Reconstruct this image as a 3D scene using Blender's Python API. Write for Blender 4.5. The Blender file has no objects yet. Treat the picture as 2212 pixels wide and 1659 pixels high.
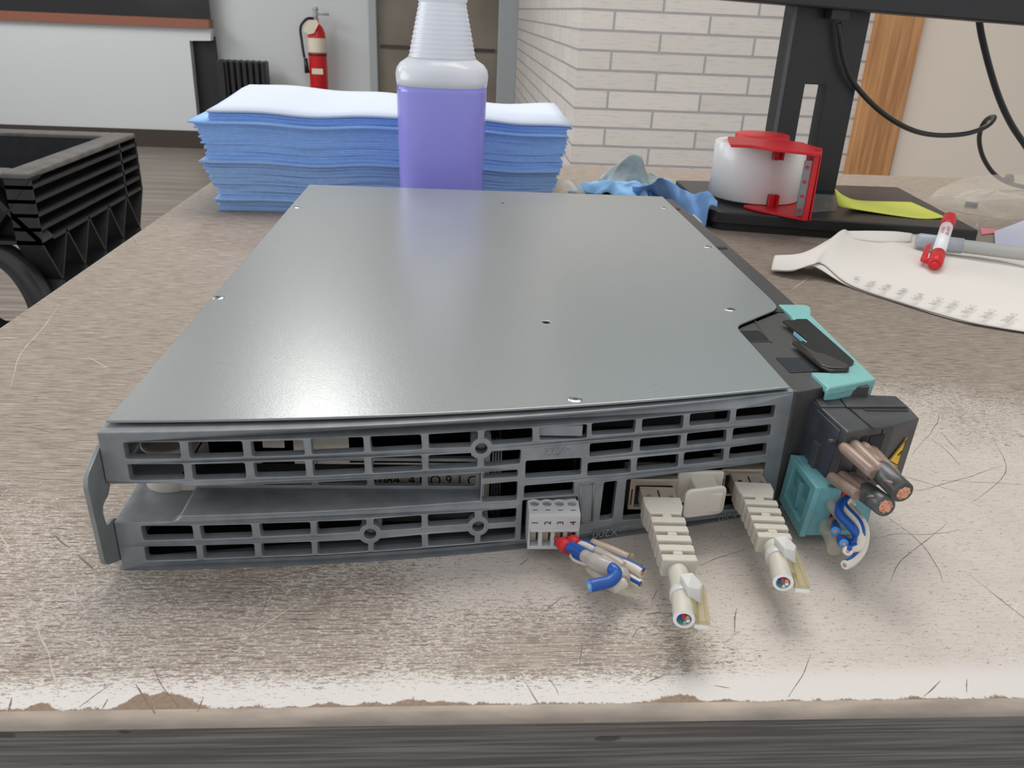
import bpy, bmesh, math, random
from mathutils import Vector, Matrix, noise
from math import sin, cos, pi, sqrt, exp, radians

S = bpy.context.scene
COL = S.collection
random.seed(7)

# ------------------------------------------------------------------ camera
CAM = (0.102756, -0.215244, 0.163724)
PITCH, YAW, ROLL, FPX = 1.1447841, -0.0757596, 0.0451402, 1771.76
RM = Matrix.Rotation(YAW, 3, 'Z') @ Matrix.Rotation(PITCH, 3, 'X') @ Matrix.Rotation(ROLL, 3, 'Z')
cd = bpy.data.cameras.new('camera')
cam = bpy.data.objects.new('camera', cd)
COL.objects.link(cam)
cam.matrix_world = Matrix.Translation(CAM) @ RM.to_4x4()
cd.sensor_fit = 'HORIZONTAL'
cd.sensor_width = 36
cd.lens = FPX / 2212 * 36
cd.clip_start = 0.01
cd.clip_end = 100
cd.dof.use_dof = True
cd.dof.focus_distance = 0.34
cd.dof.aperture_fstop = 45
S.camera = cam

# ------------------------------------------------------------------ light and exposure
S.view_settings.view_transform = 'Standard'
S.view_settings.look = 'None'
S.view_settings.exposure = 0.0
S.view_settings.gamma = 1
S.view_settings.use_curve_mapping = False
w = bpy.data.worlds.new('world')
S.world = w
w.use_nodes = True
w.node_tree.nodes['Background'].inputs[0].default_value = (0.95, 0.97, 1.0, 1)
w.node_tree.nodes['Background'].inputs[1].default_value = 0.85


def area(name, loc, target, sx, sy, power, color):
    d = bpy.data.lights.new(name, 'AREA')
    d.shape = 'RECTANGLE'
    d.size, d.size_y, d.energy, d.color = sx, sy, power, color
    o = bpy.data.objects.new(name, d)
    COL.objects.link(o)
    o.location = loc
    o.rotation_euler = (Vector(target) - Vector(loc)).to_track_quat('-Z', 'Y').to_euler()
    return o


area('window_daylight', (-3.6, 1.2, 1.0), (0.1, 0.3, 0), 2.6, 1.5, 70, (0.90, 0.95, 1.0))
area('ceiling_daylight', (0.5, 1.3, 1.93), (0.5, 1.3, 0), 1.6, 1.4, 58, (1.0, 0.96, 0.9))
area('far_ceiling_daylight', (-0.52, 3.2, 1.91), (-0.52, 3.2, 0), 0.34, 0.5, 15, (1.0, 0.98, 0.95))
area('added_wall_fill', (-3.3, 4.6, 1.9), (-1.8, 5.6, 0.2), 1.6, 1.6, 85, (1.0, 0.98, 0.95))  # unseen light added to brighten the back walls


# ------------------------------------------------------------------ helpers
def U(px, py, ax, val):
    """point on the plane axis=val seen at pixel px,py of the photograph"""
    d = RM @ Vector(((px - 1106) / FPX, -(py - 829.5) / FPX, -1))
    t = (val - CAM[ax]) / d[ax]
    return Vector(CAM) + t * d


def g(x, z):
    """the gentle curve of the module's end face"""
    if x <= 0:
        return .045 * x
    return .045 * x + .53 * x * x - .003 * sin(min(x / .22, 1) * 2.6) * (1 - z / .0485)


def UF(px, py, off=0.0):
    y = .01
    for _ in range(25):
        p = U(px, py, 1, y)
        y = g(p.x, p.z) + off
    return p


def Z1(x, y): return 150 + x / 3.6867, 860 + y / 3.6867
def Z2(x, y): return 650 + x / 3.6867, 860 + y / 3.6867
def Z3(x, y): return 1100 + x / 3.3515, 820 + y / 3.3515
def Z4(x, y): return 1550 + x / 4.148, 640 + y / 4.148
def Z5(x, y): return 1640 + x / 3.95, 820 + y / 3.95
def Z6(x, y): return 1600 + x / 3.614, 380 + y / 3.614
def ZT(x, y): return 1120 + x / 6.9125, 1080 + y / 6.9125


def link(name, me, mat=None, parent=None):
    o = bpy.data.objects.new(name, me)
    COL.objects.link(o)
    if parent is not None:
        o.parent = parent
    if mat is not None and len(me.materials) == 0:
        for m in (mat if isinstance(mat, (list, tuple)) else [mat]):
            me.materials.append(m)
    return o


def thing(name, label, cat, group=None, loc=(0, 0, 0)):
    o = bpy.data.objects.new(name, None)
    COL.objects.link(o)
    o.empty_display_size = .02
    tag(o, label, cat, group)
    return o


def tag(o, label, cat, group=None, kind=None):
    o['label'] = label
    o['category'] = cat
    if group:
        o['group'] = group
    if kind:
        o['kind'] = kind
    return o


class MB:
    """mesh builder"""
    def __init__(s):
        s.bm = bmesh.new()

    def poly(s, pts, mi=0):
        try:
            f = s.bm.faces.new([s.bm.verts.new(p) for p in pts])
            f.material_index = mi
            return f
        except ValueError:
            return None

    def hexa(s, b, t, mi=0):
        """b, t: four points each, same winding (bottom, top)"""
        vb = [s.bm.verts.new(p) for p in b]
        vt = [s.bm.verts.new(p) for p in t]
        n = len(vb)
        fs = [s.bm.faces.new(list(reversed(vb))), s.bm.faces.new(vt)]
        for i in range(n):
            j = (i + 1) % n
            fs.append(s.bm.faces.new([vb[i], vb[j], vt[j], vt[i]]))
        for f in fs:
            f.material_index = mi
        return s

    def box(s, x0, x1, y0, y1, z0, z1, mi=0):
        return s.hexa([(x0, y0, z0), (x1, y0, z0), (x1, y1, z0), (x0, y1, z0)],
                      [(x0, y0, z1), (x1, y0, z1), (x1, y1, z1), (x0, y1, z1)], mi)

    def obox(s, M, x0, x1, y0, y1, z0, z1, mi=0):
        f = lambda *p: M @ Vector(p)
        return s.hexa([f(x0, y0, z0), f(x1, y0, z0), f(x1, y1, z0), f(x0, y1, z0)],
                      [f(x0, y0, z1), f(x1, y0, z1), f(x1, y1, z1), f(x0, y1, z1)], mi)

    def tube(s, pts, r, seg=14, cap=True, mi=0, sq=1.0, closed=False):
        pts = [Vector(p) for p in pts]
        n = len(pts)
        rr = r if isinstance(r, (list, tuple)) else [r] * n
        rings = []
        up = None
        for i, p in enumerate(pts):
            t = (pts[min(i + 1, n - 1)] - pts[max(i - 1, 0)]).normalized()
            if up is None:
                up = Vector((0, 0, 1)) if abs(t.z) < .9 else Vector((0, 1, 0))
            a = t.cross(up).normalized()
            b = a.cross(t).normalized()
            up = b
            rings.append([s.bm.verts.new(p + rr[i] * (cos(2 * pi * k / seg) * a + sq * sin(2 * pi * k / seg) * b)) for k in range(seg)])
        for i in range(n - 1):
            for k in range(seg):
                f = s.bm.faces.new([rings[i][k], rings[i][(k + 1) % seg], rings[i + 1][(k + 1) % seg], rings[i + 1][k]])
                f.smooth = True
                f.material_index = mi
        if cap:
            f = s.bm.faces.new(list(reversed(rings[0]))); f.material_index = mi
            f = s.bm.faces.new(rings[-1]); f.material_index = mi
        return s

    def lathe(s, prof, c=(0, 0, 0), seg=40, mi=0, M=None, pw=None):
        """prof: list of (r, z); pw: superellipse exponent per ring"""
        rings = []
        for i, (r, z) in enumerate(prof):
            e = pw[i] if pw else 2
            ring = []
            for k in range(seg):
                a = 2 * pi * k / seg
                q = (abs(cos(a)) ** e + abs(sin(a)) ** e) ** (-1 / e)
                p = Vector((r * q * cos(a), r * q * sin(a), z))
                if M is not None:
                    p = M @ p
                ring.append(s.bm.verts.new(p + Vector(c)))
            rings.append(ring)
        for i in range(len(rings) - 1):
            for k in range(seg):
                f = s.bm.faces.new([rings[i][k], rings[i][(k + 1) % seg], rings[i + 1][(k + 1) % seg], rings[i + 1][k]])
                f.smooth = True
                f.material_index = mi
        for q in (0, -1):
            f = s.bm.faces.new(rings[q] if q else list(reversed(rings[0]))); f.material_index = mi
        return s

    def grid(s, fn, nu, nv, mi=0, smooth=True):
        V = [[s.bm.verts.new(fn(i / nu, j / nv)) for j in range(nv + 1)] for i in range(nu + 1)]
        for i in range(nu):
            for j in range(nv):
                f = s.bm.faces.new([V[i][j], V[i + 1][j], V[i + 1][j + 1], V[i][j + 1]])
                f.smooth = smooth
                f.material_index = mi
        return s

    def build(s, name, mat, parent=None, bevel=0, seg=2, solid=0, smooth=None, angle=35):
        bmesh.ops.recalc_face_normals(s.bm, faces=s.bm.faces)
        me = bpy.data.meshes.new(name)
        s.bm.to_mesh(me)
        s.bm.free()
        if smooth:
            for p in me.polygons:
                p.use_smooth = True
        o = link(name, me, mat, parent)
        if solid:
            m = o.modifiers.new('thickness', 'SOLIDIFY')
            m.thickness = solid
            m.offset = -1
        if bevel:
            m = o.modifiers.new('bevel', 'BEVEL')
            m.width = bevel
            m.segments = seg
            m.limit_method = 'ANGLE'
            m.angle_limit = radians(angle)
        return o


def fillet(poly, r, n=4):
    out = []
    m = len(poly)
    rs = r if isinstance(r, (list, tuple)) else [r] * m
    for i in range(m):
        p = Vector(poly[i]).to_2d() if len(poly[i]) > 2 else Vector(poly[i])
        a = Vector(poly[i - 1][:2]); c = Vector(poly[(i + 1) % m][:2])
        rr = rs[i]
        if rr <= 0:
            out.append(p); continue
        u = a - p; v = c - p
        d = min(rr, u.length * .48, v.length * .48)
        s0 = p + u.normalized() * d
        s1 = p + v.normalized() * d
        for k in range(n + 1):
            t = k / n
            out.append(s0 * (1 - t) ** 2 + p * 2 * t * (1 - t) + s1 * t * t)
    return out


def dens(poly, step):
    out = []
    m = len(poly)
    for i in range(m):
        a = Vector(poly[i]); b = Vector(poly[(i + 1) % m])
        k = max(1, int((b - a).length / step))
        for j in range(k):
            out.append(a.lerp(b, j / k))
    return out


def bite(poly, c, r):
    c = Vector(c)
    out = []
    for p in dens(poly, r / 10):
        d = p - c
        out.append(c + d.normalized() * r if d.length < r else p)
    return out


def circ(c, r, n=24):
    return [Vector((c[0] + r * cos(2 * pi * k / n), c[1] + r * sin(2 * pi * k / n))) for k in range(n)]


def plate(name, outer, holes, th, xf, mat, parent=None, bev=0.0, smooth=False):
    """solid plate cut from a 2-D outline with holes; xf(u, v, w) places it, w in 0..th"""
    cu = bpy.data.curves.new(name, 'CURVE')
    cu.dimensions = '2D'
    cu.fill_mode = 'BOTH'
    for pl in [outer] + list(holes):
        sp = cu.splines.new('POLY')
        sp.points.add(len(pl) - 1)
        for k, p in enumerate(pl):
            sp.points[k].co = (p[0] * 100, p[1] * 100, 0, 1)
        sp.use_cyclic_u = True
    cu.extrude = (th / 2 - bev) * 100
    if bev:
        cu.bevel_depth = bev * 100
        cu.bevel_resolution = 1
        cu.offset = -bev * 100
    t = bpy.data.objects.new('t', cu)
    COL.objects.link(t)
    dg = bpy.context.evaluated_depsgraph_get()
    me = bpy.data.meshes.new_from_object(t.evaluated_get(dg))
    bpy.data.objects.remove(t)
    bpy.data.curves.remove(cu)
    bm = bmesh.new()
    bm.from_mesh(me)
    bmesh.ops.remove_doubles(bm, verts=bm.verts, dist=1e-5)
    for v in bm.verts:
        v.co = Vector(xf(v.co.x / 100, v.co.y / 100, v.co.z / 100 + th / 2))
    bmesh.ops.recalc_face_normals(bm, faces=bm.faces)
    bm.to_mesh(me)
    bm.free()
    me.name = name
    me.materials.clear()
    for p in me.polygons:
        p.use_smooth = smooth
    return link(name, me, mat, parent)


def text(name, s, size, M, mat, parent=None, ext=0.0, align='CENTER'):
    cu = bpy.data.curves.new(name, 'FONT')
    cu.body = s
    cu.size = size * 100
    cu.align_x = align
    cu.align_y = 'CENTER'
    cu.extrude = ext * 100
    t = bpy.data.objects.new('t', cu)
    COL.objects.link(t)
    dg = bpy.context.evaluated_depsgraph_get()
    me = bpy.data.meshes.new_from_object(t.evaluated_get(dg))
    bpy.data.objects.remove(t)
    bpy.data.curves.remove(cu)
    me.materials.clear()
    for v in me.vertices:
        v.co = M @ (v.co / 100) if isinstance(M, Matrix) else Vector(M(*(v.co / 100)))
    return link(name, me, mat, parent)


def frame(o, x, y):
    """matrix with origin o, local X along x, local Y close to y"""
    x = Vector(x).normalized(); z = x.cross(Vector(y)).normalized(); y = z.cross(x)
    return Matrix(((x.x, y.x, z.x, o[0]), (x.y, y.y, z.y, o[1]), (x.z, y.z, z.z, o[2]), (0, 0, 0, 1)))


def cr(pts, n=8):
    """Catmull-Rom through the points"""
    P = [Vector(p) for p in pts]
    P = [P[0] * 2 - P[1]] + P + [P[-1] * 2 - P[-2]]
    out = []
    for i in range(1, len(P) - 2):
        for k in range(n):
            t = k / n
            out.append(.5 * ((2 * P[i]) + (-P[i - 1] + P[i + 1]) * t + (2 * P[i - 1] - 5 * P[i] + 4 * P[i + 1] - P[i + 2]) * t * t + (-P[i - 1] + 3 * P[i] - 3 * P[i + 1] + P[i + 2]) * t ** 3))
    out.append(P[-2])
    return out


# ------------------------------------------------------------------ materials
def newmat(name):
    m = bpy.data.materials.new(name)
    m.use_nodes = True
    return m, m.node_tree.nodes, m.node_tree.links, m.node_tree.nodes['Principled BSDF']


def mat(name, c, rough=.5, metal=0.0, var=0.0, scale=200, bump=0.0, trans=0.0, alpha=1.0, sss=0.0, stretch=(1, 1, 1), spec=.5, ior=1.45, var2=None, sheen=0.0):
    m, N, L, b = newmat(name)
    b.inputs['Base Color'].default_value = (*c, 1)
    b.inputs['Roughness'].default_value = rough
    b.inputs['Metallic'].default_value = metal
    b.inputs['Specular IOR Level'].default_value = spec
    b.inputs['IOR'].default_value = ior
    b.inputs['Transmission Weight'].default_value = trans
    b.inputs['Alpha'].default_value = alpha
    if sheen:
        b.inputs['Sheen Weight'].default_value = sheen
    if sss:
        b.inputs['Subsurface Weight'].default_value = sss
        b.inputs['Subsurface Radius'].default_value = (1, 1, 1)
        b.inputs['Subsurface Scale'].default_value = .004
    if var or bump:
        tc = N.new('ShaderNodeTexCoord')
        mp = N.new('ShaderNodeMapping')
        mp.inputs['Scale'].default_value = stretch
        n = N.new('ShaderNodeTexNoise')
        n.inputs['Scale'].default_value = scale
        n.inputs['Detail'].default_value = 5
        L.new(tc.outputs['Object'], mp.inputs[0])
        L.new(mp.outputs[0], n.inputs['Vector'])
        if var:
            r = N.new('ShaderNodeValToRGB')
            c2 = var2 or tuple(max(0, v * (1 - var)) for v in c)
            c3 = tuple(min(1, v * (1 + var)) for v in c)
            r.color_ramp.elements[0].position = .3
            r.color_ramp.elements[1].position = .7
            r.color_ramp.elements[0].color = (*c2, 1)
            r.color_ramp.elements[1].color = (*c3, 1)
            L.new(n.outputs['Fac'], r.inputs[0])
            L.new(r.outputs[0], b.inputs['Base Color'])
        if bump:
            bp = N.new('ShaderNodeBump')
            bp.inputs['Strength'].default_value = bump
            bp.inputs['Distance'].default_value = .001
            L.new(n.outputs['Fac'], bp.inputs['Height'])
            L.new(bp.outputs[0], b.inputs['Normal'])
    return m


class NG:
    """tiny node-graph helper"""
    def __init__(s, N, L):
        s.N, s.L = N, L

    def put(s, sock, v):
        if isinstance(v, (int, float)):
            sock.default_value = v
        elif isinstance(v, tuple):
            sock.default_value = v
        else:
            s.L.new(v, sock)

    def math(s, op, a, b=0.0, c=None, clamp=False):
        n = s.N.new('ShaderNodeMath')
        n.operation = op
        n.use_clamp = clamp
        s.put(n.inputs[0], a)
        s.put(n.inputs[1], b)
        if c is not None:
            s.put(n.inputs[2], c)
        return n.outputs[0]

    def noise(s, vec, scale=1, detail=4, rough=.55):
        n = s.N.new('ShaderNodeTexNoise')
        n.inputs['Scale'].default_value = scale
        n.inputs['Detail'].default_value = detail
        n.inputs['Roughness'].default_value = rough
        s.L.new(vec, n.inputs['Vector'])
        return n.outputs['Fac']

    def map(s, vec, scale=(1, 1, 1), rot=(0, 0, 0), loc=(0, 0, 0)):
        n = s.N.new('ShaderNodeMapping')
        n.inputs['Scale'].default_value = scale
        n.inputs['Rotation'].default_value = rot
        n.inputs['Location'].default_value = loc
        s.L.new(vec, n.inputs[0])
        return n.outputs[0]

    def step(s, v, a, b):
        n = s.N.new('ShaderNodeMapRange')
        n.interpolation_type = 'SMOOTHSTEP'
        s.put(n.inputs[0], v)
        n.inputs[1].default_value = a
        n.inputs[2].default_value = b
        return n.outputs[0]

    def mix(s, f, a, b):
        n = s.N.new('ShaderNodeMix')
        n.data_type = 'RGBA'
        s.put(n.inputs[0], f)
        s.put(n.inputs[6], a)
        s.put(n.inputs[7], b)
        return n.outputs[2]


def laminate():
    m, N, L, b = newmat('worn_wood_laminate')
    G = NG(N, L)
    pos = N.new('ShaderNodeTexCoord').outputs['Object']
    sx = N.new('ShaderNodeSeparateXYZ')
    L.new(pos, sx.inputs[0])
    X, Y = sx.outputs[0], sx.outputs[1]
    # grain: thin streaks along X
    gr = G.noise(G.map(pos, (130, 3400, 1)), 1, 5, .65)
    gr2 = G.noise(G.map(pos, (60, 1300, 1)), 1, 4, .6)
    fac = G.math('ADD', G.math('MULTIPLY', gr, .65), G.math('MULTIPLY', gr2, .45))
    base = G.mix(G.step(fac, .44, .64), (.135, .103, .082, 1), (.39, .33, .275, 1))
    # worn-through pale areas
    lw = G.noise(pos, 14, 4, .6)
    def blob(cx, cy, rx, ry):
        dx = G.math('DIVIDE', G.math('SUBTRACT', X, cx), rx)
        dy = G.math('DIVIDE', G.math('SUBTRACT', Y, cy), ry)
        d = G.math('SQRT', G.math('ADD', G.math('MULTIPLY', dx, dx), G.math('MULTIPLY', dy, dy)))
        return G.step(d, 1.0, .25)
    w1 = blob(.30, .060, .21, .19)
    w2 = blob(.17, -.020, .42, .16)
    w3 = blob(-.035, .06, .09, .17)
    w4 = G.step(Y, -.041, -.0545)
    w5 = blob(.17, .008, .15, .045)
    wear = G.math('ADD', G.math('ADD', G.math('MULTIPLY', w1, .56), G.math('ADD', G.math('MULTIPLY', w2, .36), G.math('MULTIPLY', w5, .22))), G.math('ADD', G.math('MULTIPLY', w3, .14), 0))
    wear = G.math('ADD', wear, G.math('MULTIPLY', G.math('SUBTRACT', lw, .5), .55))
    wear = G.math('MINIMUM', wear, .64)
    wear = G.math('ADD', wear, G.math('MULTIPLY', w4, .34))
    sp = G.noise(G.map(pos, (950, 2600, 1)), 1, 4, .75)
    sp2 = G.noise(G.map(pos, (330, 1050, 1)), 1, 4, .75)
    spn = G.math('ADD', G.math('MULTIPLY', sp, .5), G.math('MULTIPLY', sp2, .5))
    # the speckle threshold falls where wear is high
    k = G.step(G.math('ADD', G.math('SUBTRACT', spn, .70), G.math('MULTIPLY', wear, .42)), -.035, .035)
    worn = G.mix(G.noise(pos, 60, 3), (.50, .445, .395, 1), (.62, .565, .515, 1))
    worn = G.mix(G.math('MULTIPLY', G.step(G.noise(G.map(pos, (60, 1500, 1)), 1, 4, .7), .52, .70), .35), worn, (.33, .27, .225, 1))
    worn = G.mix(G.step(Y, -.040, -.050), worn, (.62, .59, .56, 1))
    col = G.mix(k, base, worn)
    # fine scratches in several directions
    for i, (ang, s1, thr) in enumerate([(.5, 7, .745), (-.9, 6, .75), (1.25, 8, .755), (2.3, 6, .75)]):
        wv = G.map(pos, (1, 1, 1), (0, 0, ang), (i * 3.1, i * 1.7, 0))
        wob = N.new('ShaderNodeTexNoise'); wob.inputs['Scale'].default_value = 6
        L.new(wv, wob.inputs['Vector'])
        ad = N.new('ShaderNodeVectorMath'); ad.operation = 'MULTIPLY_ADD'
        L.new(wob.outputs['Color'], ad.inputs[0]); ad.inputs[1].default_value = (.03, .03, 0); L.new(wv, ad.inputs[2])
        n = G.noise(G.map(ad.outputs[0], (s1, 480, 1)), 1, 1, .4)
        msk = G.step(G.noise(G.map(pos, (1, 1, 1), (0, 0, 0), (i, 5, 0)), 30, 2), .50, .62)
        f = G.math('MULTIPLY', G.step(n, thr, thr + .03), msk)
        col = G.mix(G.math('MULTIPLY', f, .75), col, (.13, .10, .085, 1) if i != 1 else (.75, .70, .63, 1))
    # chipped front rim: bare particle board
    rim = G.noise(G.map(pos, (110, 60, 1)), 1, 6, .8)
    rim2 = G.noise(G.map(pos, (30, 3, 1), (0, 0, 0), (.7, 0, 0)), 1, 2, .6)
    wid = G.math('ADD', G.math('MULTIPLY', G.math('POWER', G.step(rim2, .45, .72), 2), .0050), G.math('MULTIPLY', G.math('SUBTRACT', rim, .33), .0075))
    chip = G.step(G.math('SUBTRACT', G.math('ADD', Y, .0574), wid), .0003, -.0003)
    bare = G.mix(G.noise(pos, 900, 3), (.12, .075, .05, 1), (.33, .235, .165, 1))
    col = G.mix(chip, col, bare)
    L.new(col, b.inputs['Base Color'])
    b.inputs['Roughness'].default_value = .48
    b.inputs['Specular IOR Level'].default_value = .42
    bp = N.new('ShaderNodeBump')
    bp.inputs['Strength'].default_value = .25
    bp.inputs['Distance'].default_value = .0004
    L.new(G.math('SUBTRACT', gr, G.math('MULTIPLY', chip, 2.0)), bp.inputs['Height'])
    L.new(bp.outputs[0], b.inputs['Normal'])
    return m


def edge_mat():
    m, N, L, b = newmat('edge_band')
    G = NG(N, L)
    pos = N.new('ShaderNodeTexCoord').outputs['Object']
    gr = G.noise(G.map(pos, (14, 1, 850)), 1, 5, .65)
    col = G.mix(G.step(gr, .38, .66), (.095, .088, .083, 1), (.21, .195, .183, 1))
    nick = G.step(G.noise(G.map(pos, (60, 200, 200)), 1, 2), .70, .74)
    col = G.mix(G.math('MULTIPLY', nick, .6), col, (.02, .018, .016, 1))
    L.new(col, b.inputs['Base Color'])
    b.inputs['Roughness'].default_value = .42
    return m


def floor_mat():
    m, N, L, b = newmat('floor_planks')
    G = NG(N, L)
    pos = N.new('ShaderNodeTexCoord').outputs['Object']
    gr = G.noise(G.map(pos, (1.5, 40, 1)), 1, 5, .6)
    L.new(G.mix(G.step(gr, .35, .7), (.17, .145, .12, 1), (.32, .275, .235, 1)), b.inputs['Base Color'])
    b.inputs['Roughness'].default_value = .4
    return m


def brick_mat(side):
    m, N, L, b = newmat('pale_roman_brick')
    G = NG(N, L)
    pos = N.new('ShaderNodeTexCoord').outputs['Object']
    sx = N.new('ShaderNodeSeparateXYZ'); L.new(pos, sx.inputs[0])
    cx = N.new('ShaderNodeCombineXYZ')
    L.new(sx.outputs[1 if side else 0], cx.inputs[0]); L.new(sx.outputs[2], cx.inputs[1])
    br = N.new('ShaderNodeTexBrick')
    br.offset = .5
    br.inputs['Scale'].default_value = 1
    br.inputs['Brick Width'].default_value = .352
    br.inputs['Row Height'].default_value = .0678
    br.inputs['Mortar Size'].default_value = .005
    br.inputs['Mortar Smooth'].default_value = .3
    br.inputs['Color1'].default_value = (.60, .565, .53, 1)
    br.inputs['Color2'].default_value = (.66, .62, .585, 1)
    br.inputs['Mortar'].default_value = (.36, .35, .36, 1)
    mp = N.new('ShaderNodeMapping'); mp.inputs['Location'].default_value = (-.13, .022, 0)
    L.new(cx.outputs[0], mp.inputs[0]); L.new(mp.outputs[0], br.inputs['Vector'])
    st = G.noise(G.map(cx.outputs[0], (14, 160, 1)), 1, 4, .7)
    col = G.mix(G.math('MULTIPLY', G.step(st, .52, .68), .35), br.outputs['Color'], (.30, .28, .27, 1))
    L.new(col, b.inputs['Base Color'])
    b.inputs['Roughness'].default_value = .7
    bp = N.new('ShaderNodeBump'); bp.inputs['Strength'].default_value = .5; bp.inputs['Distance'].default_value = .008
    L.new(G.math('ADD', G.math('MULTIPLY', br.outputs['Fac'], -1), G.math('MULTIPLY', st, .35)), bp.inputs['Height'])
    L.new(bp.outputs[0], b.inputs['Normal'])
    return m


def wood_mat():
    m, N, L, b = newmat('oak_trim')
    G = NG(N, L)
    pos = N.new('ShaderNodeTexCoord').outputs['Object']
    gr = G.noise(G.map(pos, (60, 60, 3)), 1, 4, .6)
    L.new(G.mix(G.step(gr, .35, .7), (.36, .16, .055, 1), (.55, .28, .11, 1)), b.inputs['Base Color'])
    b.inputs['Roughness'].default_value = .4
    return m


def translucent(name, c, t=.5, rough=.25, clear=0.0):
    """soft plastic that lets light through; clear = share of straight see-through"""
    m, N, L, b = newmat(name)
    b.inputs['Base Color'].default_value = (*c, 1)
    b.inputs['Roughness'].default_value = rough
    tr = N.new('ShaderNodeBsdfTranslucent')
    tr.inputs[0].default_value = (*c, 1)
    mx = N.new('ShaderNodeMixShader'); mx.inputs[0].default_value = t
    L.new(b.outputs[0], mx.inputs[1]); L.new(tr.outputs[0], mx.inputs[2])
    out = N['Material Output']
    last = mx
    if clear:
        tp = N.new('ShaderNodeBsdfTransparent')
        tp.inputs[0].default_value = (*[min(1, .4 + .6 * v / max(c)) for v in c], 1)
        m2 = N.new('ShaderNodeMixShader'); m2.inputs[0].default_value = clear
        L.new(mx.outputs[0], m2.inputs[1]); L.new(tp.outputs[0], m2.inputs[2])
        last = m2
    L.new(last.outputs[0], out.inputs['Surface'])
    return m


M_lam = laminate()
M_edge = edge_mat()
M_floor = floor_mat()
M_brick = brick_mat(False)
M_brick_side = brick_mat(True)
M_wood = wood_mat()
M_wall = mat('white_wall', (.58, .615, .63), .6)
M_wall2 = mat('white_panel', (.63, .66, .68), .45)
M_beige = mat('beige_wall', (.74, .65, .56), .6)
M_ceil = mat('ceiling_grey', (.33, .33, .33), .8)
M_base = mat('dark_baseboard', (.055, .042, .036), .5)
M_black = mat('black_plastic', (.018, .018, .02), .45, var=.2, scale=60)
M_cast = mat('grey_casting', (.245, .262, .276), .42, .30, var=.13, scale=160, bump=.12)
M_mark = mat('raised_marking', (.30, .32, .33), .4, .3)
M_castd = mat('worn_casting_edge', (.20, .20, .20), .42, .4, var=.2, scale=150)
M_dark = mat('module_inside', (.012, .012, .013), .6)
M_silver = mat('inner_sheet', (.62, .56, .49), .4, .1, var=.12, scale=120)
M_lid = mat('satin_grey_lid', (.34, .36, .362), .25, .38, var=.03, scale=1500, bump=.05)
M_lidhi = mat('bracket_steel', (.26, .285, .28), .45, .45, var=.1, scale=90)
M_screw = mat('zinc_screw', (.70, .74, .76), .22, 1.0)
M_hole = mat('screw_recess', (.06, .065, .07), .4, .6)
M_plas = mat('charcoal_plastic', (.062, .060, .060), .38, var=.12, scale=700, bump=.1)
M_plas2 = mat('brown_black_gloss_plastic', (.030, .024, .023), .24)
M_conn = mat('slate_black_plastic', (.062, .060, .062), .32, var=.3, scale=90, var2=(.042, .041, .044))
M_turq = mat('turquoise_plastic', (.20, .44, .425), .38, var=.05, scale=500)
M_turq2 = mat('deep_turquoise_plastic', (.150, .37, .40), .38, var=.10, scale=300)
M_yel = mat('warning_yellow', (.78, .48, .03), .45)
M_blk = mat('print_black', (.012, .012, .012), .5)
M_ink = mat('marker_ink', (.02, .018, .018), .5)
M_jack = mat('jack_metal', (.50, .43, .34), .3, .35, var=.12, scale=200)
M_beigeplug = mat('ivory_rubber', (.52, .485, .42), .5, var=.03, scale=300, sss=.1)
M_cap = mat('ivory_cap', (.58, .54, .47), .4, sss=.1)
M_cable = mat('ivory_cable', (.54, .51, .44), .38, sss=.1)
M_tie = translucent('white_nylon_tie', (.82, .82, .80), .35)
M_clear = translucent('yellowish_clear_sleeve', (.62, .58, .42), .4, .15, clear=.5)
M_clear2 = translucent('clear_sleeve', (.74, .67, .60), .35, .15, clear=.22)
M_clear3 = translucent('thin_clear_sleeve', (.74, .70, .62), .35, .12, clear=.62)
M_grey = mat('light_grey_plug', (.50, .50, .50), .42)
M_red = mat('red_plastic', (.62, .018, .025), .4)
M_blue = mat('blue_wire', (.013, .085, .36), .35)
M_white = mat('white_wire', (.72, .66, .56), .4)
M_wire_w = mat('white_insulation', (.82, .84, .86), .4)
M_copper = mat('copper_strands', (.90, .42, .28), .28, .9, var=.3, scale=2500, bump=.6)
M_sleeve = mat('brown_shrink_tube', (.29, .205, .165), .32, var=.18, scale=180, sss=.1)
M_gcable = mat('grey_black_cable', (.075, .078, .078), .33, var=.55, scale=160)
M_hdpe = translucent('milky_bottle', (.90, .92, .97), .30, .22, clear=.05)
M_liq = translucent('violet_liquid', (.40, .39, .95), .28, .16)
M_clothb = mat('blue_cloth', (.27, .47, .86), .95, var=.06, scale=300, bump=.3, sheen=.2)
M_cloth2 = mat('blue_cloth_duller', (.29, .46, .76), .95, var=.06, scale=300, bump=.3, sheen=.2)
M_clothw = mat('glare_paled_cloth', (.56, .62, .74), .95, bump=.2, scale=300)  # blue cloth paled in its colour to stand for overhead glare
M_rag = mat('used_blue_rag', (.20, .38, .62), .95, var=.3, scale=60, bump=.5)
M_rag2 = mat('grey_green_rag', (.27, .33, .34), .95, var=.3, scale=60, bump=.5)
M_tape = translucent('clear_tape_roll', (.95, .93, .92), .15, .25)
M_core = mat('cardboard_core', (.60, .55, .45), .7)
M_blade = mat('steel_blade', (.25, .26, .28), .35, .8)
M_mon = mat('monitor_black', (.022, .022, .024), .36, var=.1, scale=100)
M_scr = mat('monitor_screen', (.05, .17, .18), .15)
M_cord = mat('black_cord', (.015, .017, .019), .35)
M_note = mat('yellow_note', (.72, .76, .13), .7)
M_paper = mat('white_paper_bag', (.76, .72, .67), .75, bump=.15, scale=60)
M_print = mat('grey_print', (.30, .28, .27), .7)
M_sharp = mat('grey_marker', (.40, .43, .47), .3)
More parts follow.
